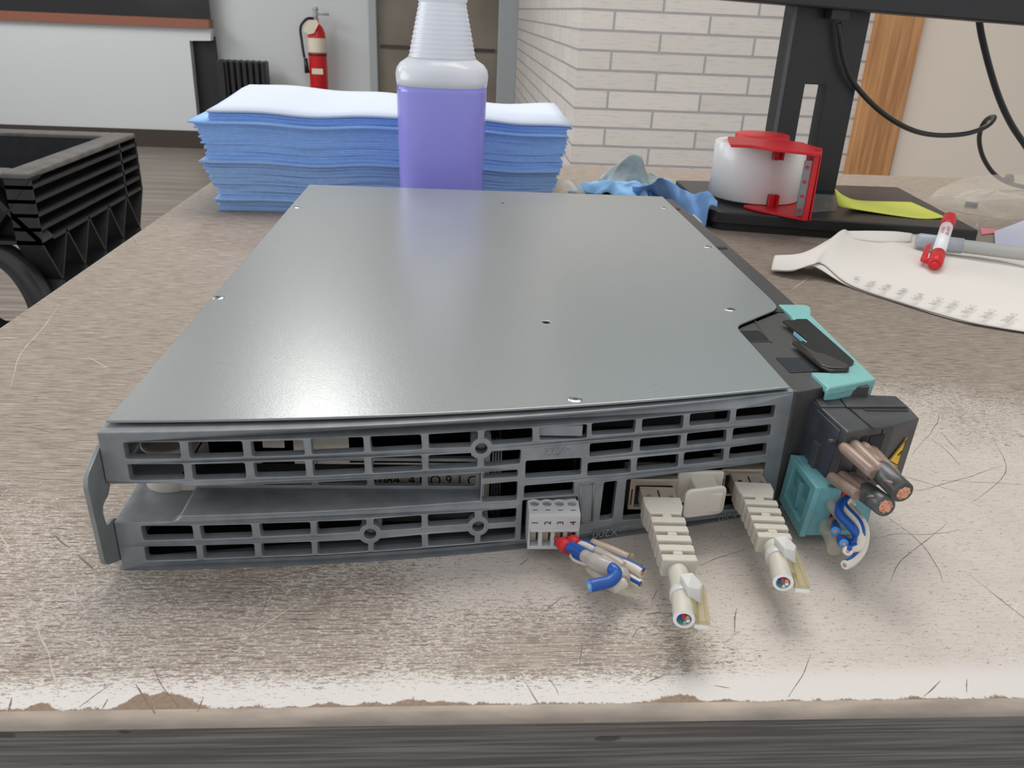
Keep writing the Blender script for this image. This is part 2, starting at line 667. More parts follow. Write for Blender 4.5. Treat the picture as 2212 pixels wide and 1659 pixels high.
M_blist = translucent('clear_blister', (.75, .75, .73), .1, .06, clear=.88)
M_ext = mat('extinguisher_red', (.62, .02, .025), .28)
M_tagp = mat('cream_label', (.72, .66, .54), .6)
M_frame = mat('grey_door_frame', (.36, .39, .41), .45)
M_glass = mat('smoked_door_glass', (.20, .175, .14), .14, var=.2, scale=3)
M_darkwin = mat('dark_window', (.012, .011, .011), .15)
M_trimr = mat('reddish_sill', (.26, .10, .06), .5)
M_lamp = bpy.data.materials.new('lamp_panel'); M_lamp.use_nodes = True
_n = M_lamp.node_tree.nodes['Principled BSDF']
_n.inputs['Emission Color'].default_value = (1, .97, .92, 1); _n.inputs['Emission Strength'].default_value = 3.0

# ------------------------------------------------------------------ the room
def struct(o):
    o['kind'] = 'structure'
    return o

FZ = -.9
struct(MB().box(-8, 7, -3, 9, FZ - .05, FZ).build('floor', M_floor))
struct(MB().box(-8, 7, .2, 9, 1.95, 2.0).build('ceiling', M_ceil))
YB = 6.6
pe = U(797, 60, 1, YB)
struct(MB().box(-8, pe.x, YB, YB + .1, FZ, 1.95).build('wall_back', M_wall))
# nearer white wall with the dark opening above a reddish sill
yp = 6.45
def up(px, py, y=yp): 
    p = U(px, py, 1, y); return (p.x, p.z)
ou = [(-7.9, FZ + .12), (up(430, 291)[0], FZ + .12), up(409, 88), up(455, 88), up(455, 60), (-7.9, up(455, 60)[1])]
struct(plate('wall_left', ou, [], .08, lambda u, v, w_: (u, yp + w_, v), M_wall2))
struct(MB().box(-7.9, up(430, 291)[0] + .06, yp - .015, yp + .05, FZ, FZ + .13).build('baseboard_left', M_base))
struct(MB().box(up(409, 88)[0] - .02, up(457, 88)[0], yp + .085, yp + .12, FZ, up(455, 80)[1]).build('trim_1', M_black))
zs = up(455, 60)[1]
struct(MB().box(-7.9, up(455, 60)[0], yp - .04, yp + .08, zs - .005, zs + .055).build('trim_2', M_trimr))
struct(MB().box(-7.9, up(455, 60)[0] - .01, yp + .04, yp + .07, zs + .055, 1.9).build('window_1', M_darkwin))
# door at the back
xa, xb = U(815, 60, 1, YB).x, U(1076, 60, 1, YB).x
xc = U(1118, 60, 1, YB).x
m = MB().box(pe.x, xa, YB - .04, YB + .08, FZ, 1.95)
m.box(xb, xc, YB - .06, YB + .08, FZ, 1.95)
struct(m.build('trim_3', M_frame, bevel=.008))
dr = MB().box(xa, xb, YB + .01, YB + .05, FZ, 1.95).build('door_1', M_glass)
struct(dr)
MB().box(xa + .02, xb - .02, YB - .005, YB + .01, U(950, 105, 1, YB).z - .012, U(950, 105, 1, YB).z + .012).build('door_rail', M_frame if False else M_base, dr)
# brick pillar wall
xw = .5347
struct(MB().box(xw, 1.70, 3.0, 3.25, FZ, 1.95).build('wall_brick', M_brick))
struct(MB().box(xw + .002, xw + .05, 3.25, YB + .1, FZ, 1.95).build('wall_brick_side', M_brick_side))
x1, x2 = U(1881, 105, 1, 2.98).x, U(1982, 105, 1, 2.98).x
struct(MB().box(x1, x2, 2.97, 3.02, FZ, 1.95).build('trim_4', M_wood, bevel=.004))
struct(MB().box(x2, 7, 3.0, 3.1, FZ, 1.95).build('wall_right', M_beige))
# ceiling light fixtures
for i, (lx, ly, sx_, sy_) in enumerate([(-.52, 3.2, .40, .56), (.9, 1.6, .6, 1.2), (-2.2, 5.0, .6, 1.2), (1.2, 5.2, .6, .3), (-2.4, 2.4, .6, 1.2)]):
    t = thing('ceiling_light', ['ceiling light over the aisle beyond the bench', 'ceiling light above the monitor', 'ceiling light near the far white wall', 'ceiling light behind the brick pillar', 'ceiling light over the black pallet box'][i], 'light')
    MB().box(lx - sx_ / 2 - .02, lx + sx_ / 2 + .02, ly - sy_ / 2 - .02, ly + sy_ / 2 + .02, 1.925, 1.95).build('light_frame', M_ceil, t)
    MB().box(lx - sx_ / 2, lx + sx_ / 2, ly - sy_ / 2, ly + sy_ / 2, 1.918, 1.925).build('diffuser', M_lamp, t)

# ------------------------------------------------------------------ the workbench
TY = -.0585
wb = thing('workbench', 'workbench with worn streaky grey-brown laminate top and chipped front rim', 'workbench')
MB().box(-.138, 1.7, TY + .002, .775, -.003, 0).build('laminate_top', M_lam, wb)
m = MB()
prof = [(TY + .002, 0), (TY + .0008, -.0001), (TY - .0002, -.0003), (TY - .0011, -.0008), (TY - .0017, -.0015), (TY - .0020, -.0024), (TY - .0020, -.042), (TY + .002, -.042)]
a = [m.bm.verts.new((-.138, y, z)) for y, z in prof]
b_ = [m.bm.verts.new((1.7, y, z)) for y, z in prof]
for i in range(5, len(prof) - 1):
    f = m.bm.faces.new([a[i], b_[i], b_[i + 1], a[i + 1]])
m.bm.faces.new(a); m.bm.faces.new(list(reversed(b_)))
m.build('edge_band', M_edge, wb)
m = MB()
def rimf(u, v):
    x = -.138 + 1.838 * u; i = v * 5; k = min(int(i), 4); t = i - k
    y = prof[k][0] * (1 - t) + prof[k + 1][0] * t; z = prof[k][1] * (1 - t) + prof[k + 1][1] * t
    n = .0004 * noise.noise(Vector((x * 60, v * 2, 0))) * sin(pi * v)
    return Vector((x, y + n, z + n))
m.grid(rimf, 900, 5).build('worn_rim', mat('worn_rim', (.34, .285, .235), .5, var=.25, scale=160, stretch=(.3, 1, 1), bump=.4), wb)
MB().box(-.1375, 1.7, TY + .002, .7745, -.030, -.003).build('core_board', M_edge, wb)
# scratches in the laminate
ZR = lambda x, y: (1800 + x / 2.765, 700 + y / 2.765)
ZM = lambda x, y: (1120 + x / 3.253, 1060 + y / 3.253)
ZL = lambda x, y: (x / 3.16, 1150 + y / 3.16)
ZF = lambda x, y: (1100 + x / 1.99, 1380 + y / 1.99)
Z0 = lambda x, y: (x, y)
def scratches(name, lines, mt):
    m = MB()
    for (f, wd, pts) in lines:
        p = cr([U(*f(*q), 2, .00004) for q in pts], 10) if len(pts) > 2 else [U(*f(*pts[0]), 2, .00004).lerp(U(*f(*pts[1]), 2, .00004), k / 10) for k in range(11)]
        n = len(p)
        L1, L2 = [], []
        for i, c in enumerate(p):
            d = (p[min(i + 1, n - 1)] - p[max(i - 1, 0)]).normalized()
            s_ = Vector((-d.y, d.x, 0)) * wd * .5 * (.35 + .65 * sin(pi * i / (n - 1))) * random.uniform(.6, 1.2)
            j = Vector((noise.noise(c * 120), noise.noise(c * 120 + Vector((5, 0, 0))), 0)) * .0005
            L1.append(m.bm.verts.new(c + s_ + j)); L2.append(m.bm.verts.new(c - s_ + j))
        for i in range(n - 1):
            m.bm.faces.new([L1[i], L1[i + 1], L2[i + 1], L2[i]])
    o = m.build(name, mt, wb)
    o['kind'] = 'stuff'
random.seed(5)
dk = [(ZR, .00030, [(630, 545), (610, 610), (470, 780)]), (ZR, .00028, [(580, 680), (690, 770), (760, 845)]), (ZR, .00032, [(1010, 845), (740, 935), (480, 1000)]),
      (ZR, .00026, [(960, 690), (1025, 820), (1010, 920), (820, 1070)]), (ZR, .00028, [(310, 1140), (480, 1270), (600, 1410), (650, 1540)]), (ZR, .00028, [(680, 1185), (560, 1290), (400, 1420), (340, 1540)]),
      (ZR, .00024, [(190, 1290), (380, 1255), (580, 1255), (760, 1230)]), (ZR, .00024, [(300, 215), (620, 270), (920, 350)]), (ZR, .0009, [(875, 530), (905, 538), (940, 548)]), (ZR, .0003, [(640, 650), (760, 770)]), (ZR, .00022, [(1139, 960), (900, 945), (640, 935)]),
      (ZM, .00030, [(1600, 415), (1430, 460), (1270, 525)]), (ZM, .00030, [(0, 530), (80, 475)]), (ZM, .00022, [(740, 740), (560, 690), (400, 700)]), (ZM, .00024, [(330, 730), (240, 800), (130, 880)]), (ZM, .00040, [(1530, 830), (1520, 900), (1515, 990)]), (ZM, .00030, [(980, 690), (930, 780)]), (ZM, .0003, [(840, 960), (800, 1040)]),
      (ZL, .00065, [(360, 20), (480, 105)]), (ZL, .00075, [(530, 150), (640, 260)]), (ZL, .00050, [(920, 1030), (1050, 1240)]), (ZL, .00035, [(1390, 1120), (1350, 1230)]), (ZL, .00022, [(1030, 890), (1100, 1030), (1220, 1200)]), (ZL, .00022, [(1860, 370), (1780, 560), (1690, 720)]),
      (ZL, .00035, [(2200, 230), (2050, 270), (1910, 290)]), (ZL, .00024, [(1490, 280), (1830, 360), (2000, 460)]), (ZL, .0002, [(1640, 370), (1450, 500), (1340, 560)]), (ZL, .0003, [(130, 900), (330, 860), (520, 815)]), (ZL, .0003, [(770, 1030), (640, 1120), (540, 1190)]), (ZL, .0003, [(740, 1140), (690, 1215)]), (ZL, .0006, [(80, 1130), (60, 1220)]), (ZL, .00025, [(310, 0), (450, 30), (640, 65)]),
      (ZF, .0004, [(320, 20), (300, 110)]), (ZF, .00025, [(1300, 60), (1265, 150), (1200, 250)]), (ZF, .0003, [(1965, 170), (1965, 230)]), (ZF, .0003, [(1850, 180), (1780, 250)]), (ZF, .0003, [(880, 200), (950, 215)]), (ZF, .0002, [(160, 160), (200, 210), (215, 240)]), (ZF, .0003, [(670, 150), (590, 190)])]
scratches('dark_scratches', dk, mat('scratch_dark', (.17, .13, .105), .6))
pl_ = [(Z0, .0005, [(128, 658), (95, 705), (45, 765), (22, 835)]), (ZL, .0006, [(490, 350), (520, 430), (570, 520)]), (ZL, .0005, [(240, 580), (310, 780), (380, 1020), (400, 1120)]), (ZL, .0005, [(0, 0), (35, 80), (60, 160)]), (Z0, .0004, [(190, 770), (240, 800)]), (Z0, .0004, [(196, 775), (225, 790), (262, 790)]), (Z0, .0003, [(1860, 620), (1875, 645)]), (ZL, .0005, [(350, 930), (440, 945)])]
scratches('pale_scratches', pl_, mat('scratch_pale', (.50, .44, .38), .6))
for (lx, ly) in ((-.09, 0), (-.09, .70), (1.6, 0), (1.6, .70)):
    MB().box(lx - .025, lx + .025, ly - .02, ly + .03, FZ, -.030).build('leg', M_mon, wb)

# ------------------------------------------------------------------ the drive module
dm = thing('drive_module', 'flat grey servo drive module lying on its side, vented end facing the camera', 'electronic module')
W = .2197
def quad(f, pts): 
    r = []
    for p in pts:
        q = UF(*f(*p)); r.append((q.x, q.z))
    return r
BOSS = [UF(*Z2(1437, 405)), UF(*Z2(550, 1085)), UF(*Z2(1412, 1025))]
BOSS = [(p.x, p.z) for p in BOSS]
holes = []
def H(f, *pts, r=.0007):
    q = quad(f, pts)
    q = fillet(q, r, 3)
    for c in BOSS:
        if min((Vector(c) - Vector(p)).length for p in dens(q, .001)) < .0036:
            q = bite(q, c, .0036)
    holes.append(q)
# upper band
H(Z1, (425, 357), (873, 352), (888, 482), (448, 488)); H(Z1, (942, 352), (1372, 345), (1388, 470), (960, 482)); H(Z1, (1440, 348), (1860, 338), (1875, 455), (1455, 468))
H(Z2, (78, 325), (495, 312), (503, 430), (88, 450)); H(Z2, (548, 308), (955, 292), (965, 408), (560, 430)); H(Z2, (1015, 290), (1410, 266), (1405, 388), (1020, 402))
H(Z2, (1462, 262), (1845, 240), (1845, 350), (1462, 378)); H(Z3, (218, 350), (565, 325), (560, 425), (222, 440))
H(Z1, (460, 530), (905, 527), (917, 648), (480, 657)); H(Z1, (970, 530), (1395, 518), (1408, 640), (985, 652)); H(Z1, (1465, 515), (1875, 505), (1885, 622), (1478, 632))
H(Z2, (90, 495), (500, 480), (510, 600), (100, 622)); H(Z2, (560, 478), (960, 458), (968, 575), (570, 600)); H(Z2, (1016, 458), (1408, 436), (1405, 550), (1018, 570))
H(Z2, (1458, 430), (1755, 412), (1745, 522), (1460, 548)); H(Z2, (1448, 592), (1730, 572), (1725, 628), (1448, 642)); H(Z2, (1442, 690), (1725, 664), (1720, 815), (1442, 830))
# under the upper marking
H(Z3, (120, 590), (525, 568), (520, 688), (115, 715)); H(Z3, (110, 770), (470, 742), (465, 832), (105, 860))
# right grid
for q in ([(598, 318), (918, 290), (908, 385), (598, 405)], [(965, 288), (1265, 258), (1255, 355), (960, 375)], [(1312, 250), (1605, 222), (1595, 310), (1305, 335)], [(1648, 215), (1930, 185), (1915, 275), (1640, 300)],
          [(585, 465), (900, 440), (892, 528), (582, 560)], [(950, 430), (1245, 402), (1235, 495), (945, 520)], [(1290, 392), (1575, 362), (1570, 450), (1285, 478)], [(1625, 355), (1900, 325), (1890, 405), (1615, 435)],
          [(570, 605), (882, 578), (878, 675), (565, 700)], [(930, 568), (1228, 540), (1220, 635), (920, 662)], [(1270, 530), (1555, 500), (1550, 588), (1262, 618)], [(1602, 492), (1868, 458), (1858, 545), (1590, 575)],
          [(688, 745), (783, 733), (748, 1010), (652, 1025)]):
    H(Z3, *q)
# lower band
H(Z1, (565, 1020), (975, 1018), (990, 1125), (590, 1135)); H(Z1, (1035, 1018), (1445, 1008), (1458, 1110), (1055, 1125)); H(Z1, (1510, 1002), (1915, 990), (1922, 1085), (1525, 1105))
H(Z2, (125, 985), (520, 970), (520, 1060), (130, 1088)); H(Z2, (578, 965), (960, 935), (960, 1035), (580, 1062)); H(Z2, (1010, 930), (1385, 908), (1382, 1000), (1012, 1025)); H(Z2, (1445, 900), (1720, 878), (1712, 985), (1445, 1005))
H(Z1, (595, 1185), (1005, 1178), (1017, 1285), (610, 1297)); H(Z1, (1060, 1175), (1470, 1163), (1478, 1265), (1070, 1280)); H(Z1, (1525, 1160), (1925, 1145), (1932, 1245), (1535, 1262))
H(Z2, (130, 1145), (535, 1125), (533, 1220), (135, 1245)); H(Z2, (580, 1125), (960, 1090), (965, 1190), (578, 1218)); H(Z2, (1010, 1085), (1382, 1060), (1385, 1155), (1015, 1180)); H(Z2, (1432, 1050), (1712, 1028), (1705, 1122), (1430, 1150))
# terminal pocket and socket bay
holes.append(fillet([(.1252, .0185), (.1440, .0178), (.1440, .0035), (.1252, .0035)], .0006, 3))
holes.append(fillet([(.1606, .0222), (.2134, .0216), (.2134, .0035), (.1606, .0065)], .0008, 3))
for c in BOSS:
    holes.append(circ(c, .0019))
xn = .1113
outer = [(0, .0485), (W, .0485), (W, 0), (0, 0), (0, .0178), (.0183, .0178), (.0200, .0198), (xn, .0198), (xn, .0297), (.0225, .0300), (.0205, .0312), (0, .0322)]
outer = dens([tuple(p) for p in fillet(outer, [0, .001, 0, 0, 0, .002, .002, 0, 0, .002, .002, 0], 3)], .006)
TH = .0035
plate('end_casting', outer, holes, TH, lambda u, v, w_: (u, g(u, v) + w_, v), M_cast, dm, bev=.00028)
# screw bosses and threads behind the face
for c in BOSS:
    m = MB()
    for k in range(9):
        y0 = g(*c) + .0006 + k * .0009
        n = 20
        ri = [[m.bm.verts.new((c[0] + r * cos(2 * pi * i / n), y, c[1] + r * sin(2 * pi * i / n))) for i in range(n)] for r, y in ((.00205, y0), (.00170, y0 + .00045), (.00205, y0 + .0009))]
        for a, bb in ((0, 1), (1, 2)):
            for i in range(n):
                m.bm.faces.new([ri[a][i], ri[a][(i + 1) % n], ri[bb][(i + 1) % n], ri[bb][i]])
    m.build('threaded_hole', M_hole, dm)
for c in BOSS:
    m = MB(); m.tube([(c[0], g(*c) + TH, c[1]), (c[0], g(*c) + .014, c[1])], .0034, 20)
    m.build('screw_boss', M_cast, dm)

# grooves floor, ceiling and rear wall of the long recess, plus the flanges of the casting
def gf(x, z): return g(x, z)
m = MB()
def strip(x0, x1, z, th, yoff0, yback, n=14):
    xs = [x0 + (x1 - x0) * i / n for i in range(n + 1)]
    ring = [(a, g(a, z) + yoff0) for a in xs] + [(a, yback) for a in reversed(xs)]
    m.hexa([(a, b, z - th) for a, b in ring], [(a, b, z) for a, b in ring])
strip(.0200, xn, .0197, .0012, .0012, .0172)
strip(0, .0183, .0177, .0012, .0012, .034, 3)
m.hexa([(.0183, .002, .0165), (.0200, .002, .0185), (.0200, .034, .0185), (.0183, .034, .0165)], [(.0183, .0018, .0177), (.0200, .0018, .0197), (.0200, .034, .0197), (.0183, .034, .0177)])
strip(0, .0200, .0315, .0010, .0015, .0365, 3)
m.box(xn, xn + .0012, .0125, .0185, .0197, .0310)
m.build('recess_tray', M_cast, dm)
hs = []
for a, b in (((1090, 735), (1480, 735)), ((1548, 735), (1760, 735)),):
    pass
def hx(f, x): return U(*f(x, 722), 1, .0172).x
for a, b in ((hx(Z1, 1090), hx(Z1, 1482)), (hx(Z1, 1548), hx(Z1, 1932)), (hx(Z2, 142), hx(Z2, 528)), (hx(Z2, 585), hx(Z2, 962)), (hx(Z2, 1012), hx(Z2, 1388))):
    hs.append(fillet([(a, .0208), (b, .0208), (b, .0300), (a, .0300)], .0005, 2))
plate('recess_rear_wall', [(.0200, .0185), (xn, .0185), (xn, .0312), (.0200, .0312)], hs, .002, lambda u, v, w_: (u, .0170 + w_, v), M_cast, dm, bev=.0002)
# inner corner block on the left of the recess (bare bright casting)
m = MB()
m.tube([(.010, .0255, .0170), (.010, .0255, .0325)], .0085, 28)
m.box(.010, .0200, .0185, .034, .0170, .0320)
m.build('corner_block', M_silver, dm, bevel=.0008)

# body shell, floor pan, walls, interior
m = MB()
m.box(0, .2450, .036, .358, 0, .0015)
m.box(0, .0015, .0345, .358, .0015, .0483)
m.box(0, .2450, .3565, .358, .0015, .0483)
m.box(.2435, .2450, .130, .3565, .0015, .0483)
for i in range(12):
    a = W * i / 12; b = W * (i + 1) / 12
    m.hexa([(a, g(a, 0) + TH * .8, 0), (b, g(b, 0) + TH * .8, 0), (b, .040, 0), (a, .040, 0)], [(a, g(a, 0) + TH * .8, .0015), (b, g(b, 0) + TH * .8, .0015), (b, .040, .0015), (a, .040, .0015)])
    m.hexa([(a, g(a, .048) + TH * .5, .0468), (b, g(b, .048) + TH * .5, .0468), (b, g(b, .048) + .014, .0468), (a, g(a, .048) + .014, .0468)], [(a, g(a, .048) + TH * .5, .0484), (b, g(b, .048) + TH * .5, .0484), (b, g(b, .048) + .014, .0484), (a, g(a, .048) + .014, .0484)])
m.box(0, .0015, .0018, .036, .0322, .0483)
m.box(0, .0015, .0018, .036, 0, .0165)
m.build('module_body', M_cast, dm)
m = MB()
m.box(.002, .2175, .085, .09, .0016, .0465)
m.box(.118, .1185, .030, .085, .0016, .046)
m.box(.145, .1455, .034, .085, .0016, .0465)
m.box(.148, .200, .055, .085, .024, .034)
for i in range(12):  # black liner sheet stands in for shade over the floor pan
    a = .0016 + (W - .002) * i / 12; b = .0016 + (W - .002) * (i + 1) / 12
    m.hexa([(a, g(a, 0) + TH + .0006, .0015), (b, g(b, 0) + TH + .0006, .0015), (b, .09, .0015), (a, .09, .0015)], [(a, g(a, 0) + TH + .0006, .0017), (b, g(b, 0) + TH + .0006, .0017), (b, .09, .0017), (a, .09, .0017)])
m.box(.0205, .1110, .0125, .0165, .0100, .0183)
strip(0.0201, xn, .0315, .0010, .0032, .0125)  # recess ledge coloured near-black, standing in for the shade on it
m.build('partition_and_shade', M_dark, dm)
m = MB()
m.box(.0500, .0680, .0250, .0256, .0140, .0465)
m.box(.0680, .112, .0252, .0258, .0140, .0246)
m.box(.0400, .0470, .0254, .0260, .0300, .0465)
m.box(.022, .040, .0254, .0260, .0340, .0352)
m.box(.1085, .1150, .0290, .0296, .004, .034)
m.build('inner_sheet', M_silver, dm)
m = MB()
for k in range(4):
    m.tube([(.1158 + k * .0009, .026, .003), (.1158 + k * .0009, .026, .034)], .00035, 8)
m.build('ribbon_leads', M_blade, dm)
def lab(u, v, w_): return (.1125 + u, .0477 - w_, .0245 + v)
lc = U(*Z2(985, 690), 1, .0250)
text('inner_label_writing', '1084  4 HO 9 1 C', .0052, lambda x, y, z: (lc.x + x * .92, .0250, lc.z + .0016 + y), M_ink, dm)
m = MB(); m.box(.128, .1436, .016, .034, .0405, .0440); m.build('side_lug', M_cast, dm)
# deep blue capacitor seen through the right grid
MB().tube([(.180, .060, .040), (.180, .084, .040)], .0075, 24).build('capacitor', mat('capacitor_blue', (.02, .06, .12), .3), dm)

# engraved markings, upside down on the face
def onface(cx, cz, off=-.00012):
    return lambda x, y, z: (cx - x, g(cx - x, cz - y) + off - z, cz - y)
p = UF(*Z3(350, 518)); text('embossed_marking', '-X22', .0042, onface(p.x, p.z, -.00008), M_cast, dm, ext=.00012)
p = UF(*Z3(710, 1105)); text('embossed_marking', '-X200', .0042, onface(p.x, p.z, -.00008), M_cast, dm, ext=.00012)
p = UF(*Z3(1590, 985)); text('embossed_marking', '-X202', .0036, onface(p.x, p.z, -.00008), M_cast, dm, ext=.00012)
# blind recess beside the slot
q = quad(Z3, [(515, 757), (612, 750), (600, 1022), (515, 1038)])
m = MB()
for i in range(4):
    a, b = q[i], q[(i + 1) % 4]
    m.tube([(a[0], g(*a) - .0001, a[1]), (b[0], g(*b) - .0001, b[1])], .00035, 8)
m.build('blind_pocket', M_castd, dm)

# cover plate
def lidf(x): return g(x, .0485) + .0042 * (1 - max(0, x) / .2164) + .0002
lx0 = .0012
front = [(lx0 + (.2175 - lx0) * i / 16, lidf(lx0 + (.2175 - lx0) * i / 16)) for i in range(17)]
lo = front[:]
notch = [U(*Z4(*p), 2, .05) for p in [(645, 815), (400, 545), (265, 405), (150, 300)]]
out = front + [(.2177, .0400), (.2177, .0870)]
nt = fillet([(.2177, .0400), (.2168, .0945), (.2437, .1185), (.2445, .1300)], [0, .006, .009, 0], 6)
back = [(.2455, .3538), (.0012, .3589)]
outl = [Vector(p) for p in front] + [Vector(p) for p in nt[1:]] + [Vector(p) for p in back]
h1 = U(1180, 697, 2, .05)
sc = [(.0051, .2881), (.004, .1164), (.238, .3169), (.2402, .2201), (.2207, .1149), (.1415, .0225)]
lidholes = [circ((h1.x, h1.y), .0017, 20)]
plate('cover_plate', outl, lidholes, .0009, lambda u, v, w_: (u, v, .0494 + w_), M_lid, dm, bev=.0002)
# dark well below the round hole
MB().tube([(h1.x, h1.y, .0490), (h1.x, h1.y, .0470)], .0022, 20).build('cover_hole_well', M_dark, dm)
for (sx_, sy_) in sc:
    o = MB().lathe([(.0024, 0), (.0024, .00008), (.0021, .00022), (.0004, .00026)], (sx_, sy_, .0503), 28).build('cover_screw', M_screw, dm)
    st = []
    for k in range(12):
        r = .0011 if k % 2 == 0 else .0007
        st.append((sx_ + r * cos(pi * k / 6), sy_ + r * sin(pi * k / 6), .05060))
    m = MB(); m.poly(st); m.build('screw_socket', M_hole, o)
MB().lathe([(.0011, 0), (.0011, .0001), (.0003, .00012)], (.1318, .3168, .0503), 20).build('cover_rivet', M_hole, dm)
# small bright nicks on the lid
m = MB()
random.seed(3)
for (px, py, L_, an) in [(600, 770, .0035, 1.2), (548, 700, .004, 1.0), (470, 790, .003, 1.4), (700, 485, .012, .1), (735, 487, .006, -.1), (1100, 540, .004, -.6), (1410, 840, .003, .3), (350, 800, .003, .8), (660, 590, .002, .3)]:
    p = U(px, py, 2, .0501)
    for k in range(3):
        ox = p.x + random.uniform(-.002, .002); oy = p.y + random.uniform(-.003, .003)
        a2 = an + random.uniform(-.3, .3); l = L_ * random.uniform(.3, 1)
        dx, dy = cos(a2) * l / 2, sin(a2) * l / 2; nx, ny = -sin(a2) * .00006, cos(a2) * .00006
        m.poly([(ox - dx, oy - dy, .05036), (ox + nx, oy + ny, .05036), (ox + dx, oy + dy, .05036), (ox - nx, oy - ny, .05036)])
s_ = m.build('lid_scratches', M_screw, dm); s_['kind'] = 'stuff'

# mounting plate on the left
bk = [(.0017, .0437), (-.0088, .0400), (-.0106, .0372), (-.0094, .0100), (-.0077, .0078), (.0030, .0022), (.3570, .0022), (.3570, .0440), (.0345, .0440), (.0345, .0180), (.0063, .0152), (.0012, .0186), (-.0038, .0192), (-.0047, .0245), (-.0036, .0265), (.0007, .0272), (.0035, .0300), (.0035, .0430)]
plate('mounting_plate', fillet(bk, [.0005, .002, .002, .003, .002, .001, 0, 0, 0, 0, .001, .001, .001, .002, .001, .001, .001, 0], 4), [], .0014, lambda u, v, w_: (-.0016 + w_, u, v), M_lidhi, dm, bev=.0002)

# dark plastic front panel (right-hand side of the module)
fp = [(.2197, .0348), (.2326, .0392), (.2490, .0400), (.2500, .1110), (.2556, .1300), (.2560, .1718), (.2556, .2336), (.2530, .3550), (.2455, .3560), (.2455, .1290), (.2440, .1180), (.2180, .0960), (.2180, .0400)]
plate('front_panel', fillet([Vector(p) for p in fp], .001, 3), [], .0482, lambda u, v, w_: (u, v, .0003 + w_), M_plas, dm, bev=.0005)
# stepped relief on the panel: raised seams and tabs
m = MB()
a = U(*Z4(395, 130), 2, .0487); b = U(*Z4(640, 135), 2, .0487)
m.box(a.x, b.x, a.y - .0015, a.y + .0015, .0484, .0488)
m.build('panel_slot', M_blk, dm)
def flat(name, f, pts, z0, z1, mt, parent, r=.001, bev=.0002):
    q = [U(*f(*p), 2, z1) for p in pts]
    return plate(name, fillet([Vector((v.x, v.y)) for v in q], r, 3), [], z1 - z0, lambda u, v, w_: (u, v, z0 + w_), mt, parent, bev=bev)
flat('panel_tab', Z4, [(170, 310), (370, 305), (478, 402), (270, 408)], .0484, .0488, M_plas2, dm, .0004, .0001)
flat('panel_tab', Z4, [(522, 548), (770, 548), (935, 665), (650, 680)], .0484, .0489, mat('dark_slate', (.028, .028, .034), .3), dm, .0003, .0001)
flat('panel_rib', Z4, [(310, 195), (325, 195), (490, 405), (475, 408)], .0484, .0489, M_plas, dm, 0, .0001)
ZB = lambda x, y: (1380 + x / 4.88, 380 + y / 4.88)
flat('panel_slot', ZB, [(350, 338), (415, 338), (440, 352), (372, 352)], .0484, .0488, M_blk, dm, .0002, 0)
flat('panel_slot', ZB, [(825, 745), (920, 745), (935, 768), (850, 768)], .0484, .0488, M_blk, dm, .0002, 0)
# metallic clip at the back edge
flat('edge_clip', ZB, [(565, 405), (580, 405), (665, 485), (655, 488)], .0484, .0488, mat('pale_brass', (.70, .60, .36), .35, .4), dm, 0, 0)

# turquoise flap
tq = [(.2456, .1243), (.2589, .1246), (.2590, .1200), (.2552, .1110), (.2522, .0432), (.2313, .0347), (.2306, .0485), (.2375, .0485), (.2465, .0600), (.2452, .1022), (.2463, .1113)]
flp = plate('turquoise_flap', fillet([Vector(p) for p in tq], [.001, .003, .002, .001, .0008, .0006, .0004, .001, .001, .001, .001], 4), [], .0030, lambda u, v, w_: (u, v, .0470 + w_), M_turq, dm, bev=.0005)
m = MB()
m.hexa([(.2309, .0352, .0448), (.2519, .0437, .0430), (.2519, .0452, .0430), (.2309, .0367, .0448)], [(.2309, .0346, .0494), (.2523, .0431, .0494), (.2523, .0449, .0494), (.2309, .0364, .0494)])
m.hexa([(.2509, .044, .0440), (.2522, .044, .0440), (.2552, .111, .0440), (.2539, .111, .0440)], [(.2509, .044, .0494), (.2522, .044, .0494), (.2552, .111, .0494), (.2539, .111, .0494)])
m.build('flap_skirt', M_turq, flp, bevel=.0005)
# glossy black latch on the flap
la = [(.2385, .1003), (.2440, .1008), (.2450, .1022), (.2501, .1025), (.2503, .0600), (.2501, .0568), (.2486, .0551), (.2458, .0531), (.2455, .0506), (.2442, .0485), (.2373, .0478), (.2355, .0512), (.2334, .0757), (.2402, .0772), (.2399, .0907)]
plate('latch', fillet([Vector(p) for p in la], .0008, 3), [], .0012, lambda u, v, w_: (u, v, .0500 + w_), M_plas2, dm, bev=.0003)
p0 = [(.2352, .0512), (.2372, .0488), (.2435, .0488), (.2448, .0510), (.2450, .0530), (.2405, .0620), (.2380, .0630), (.2345, .0740)]
plate('latch_slider', fillet([Vector(p) for p in p0], .0006, 3), [], .0008, lambda u, v, w_: (u, v, .0511 + w_), mat('brown_grey_plastic', (.055, .045, .042), .3), dm, bev=.0002)
flat('latch_strip', Z4, [(682, 314), (690, 316), (802, 406), (794, 412)], .0500, .0514, mat('cyan_plastic', (.15, .42, .50), .3), dm, 0, 0)  # thin cyan strip along the latch edge
# lower part of the panel below the flap (end surface facing the camera)
m = MB()
m.hexa([(.2199, .0350, .001), (.2480, .0430, .001), (.2480, .050, .001), (.2199, .050, .001)], [(.2199, .0352, .0470), (.2480, .0445, .0440), (.2480, .050, .0440), (.2199, .050, .0470)])
m.build('panel_end', M_plas, dm, bevel=.0006)

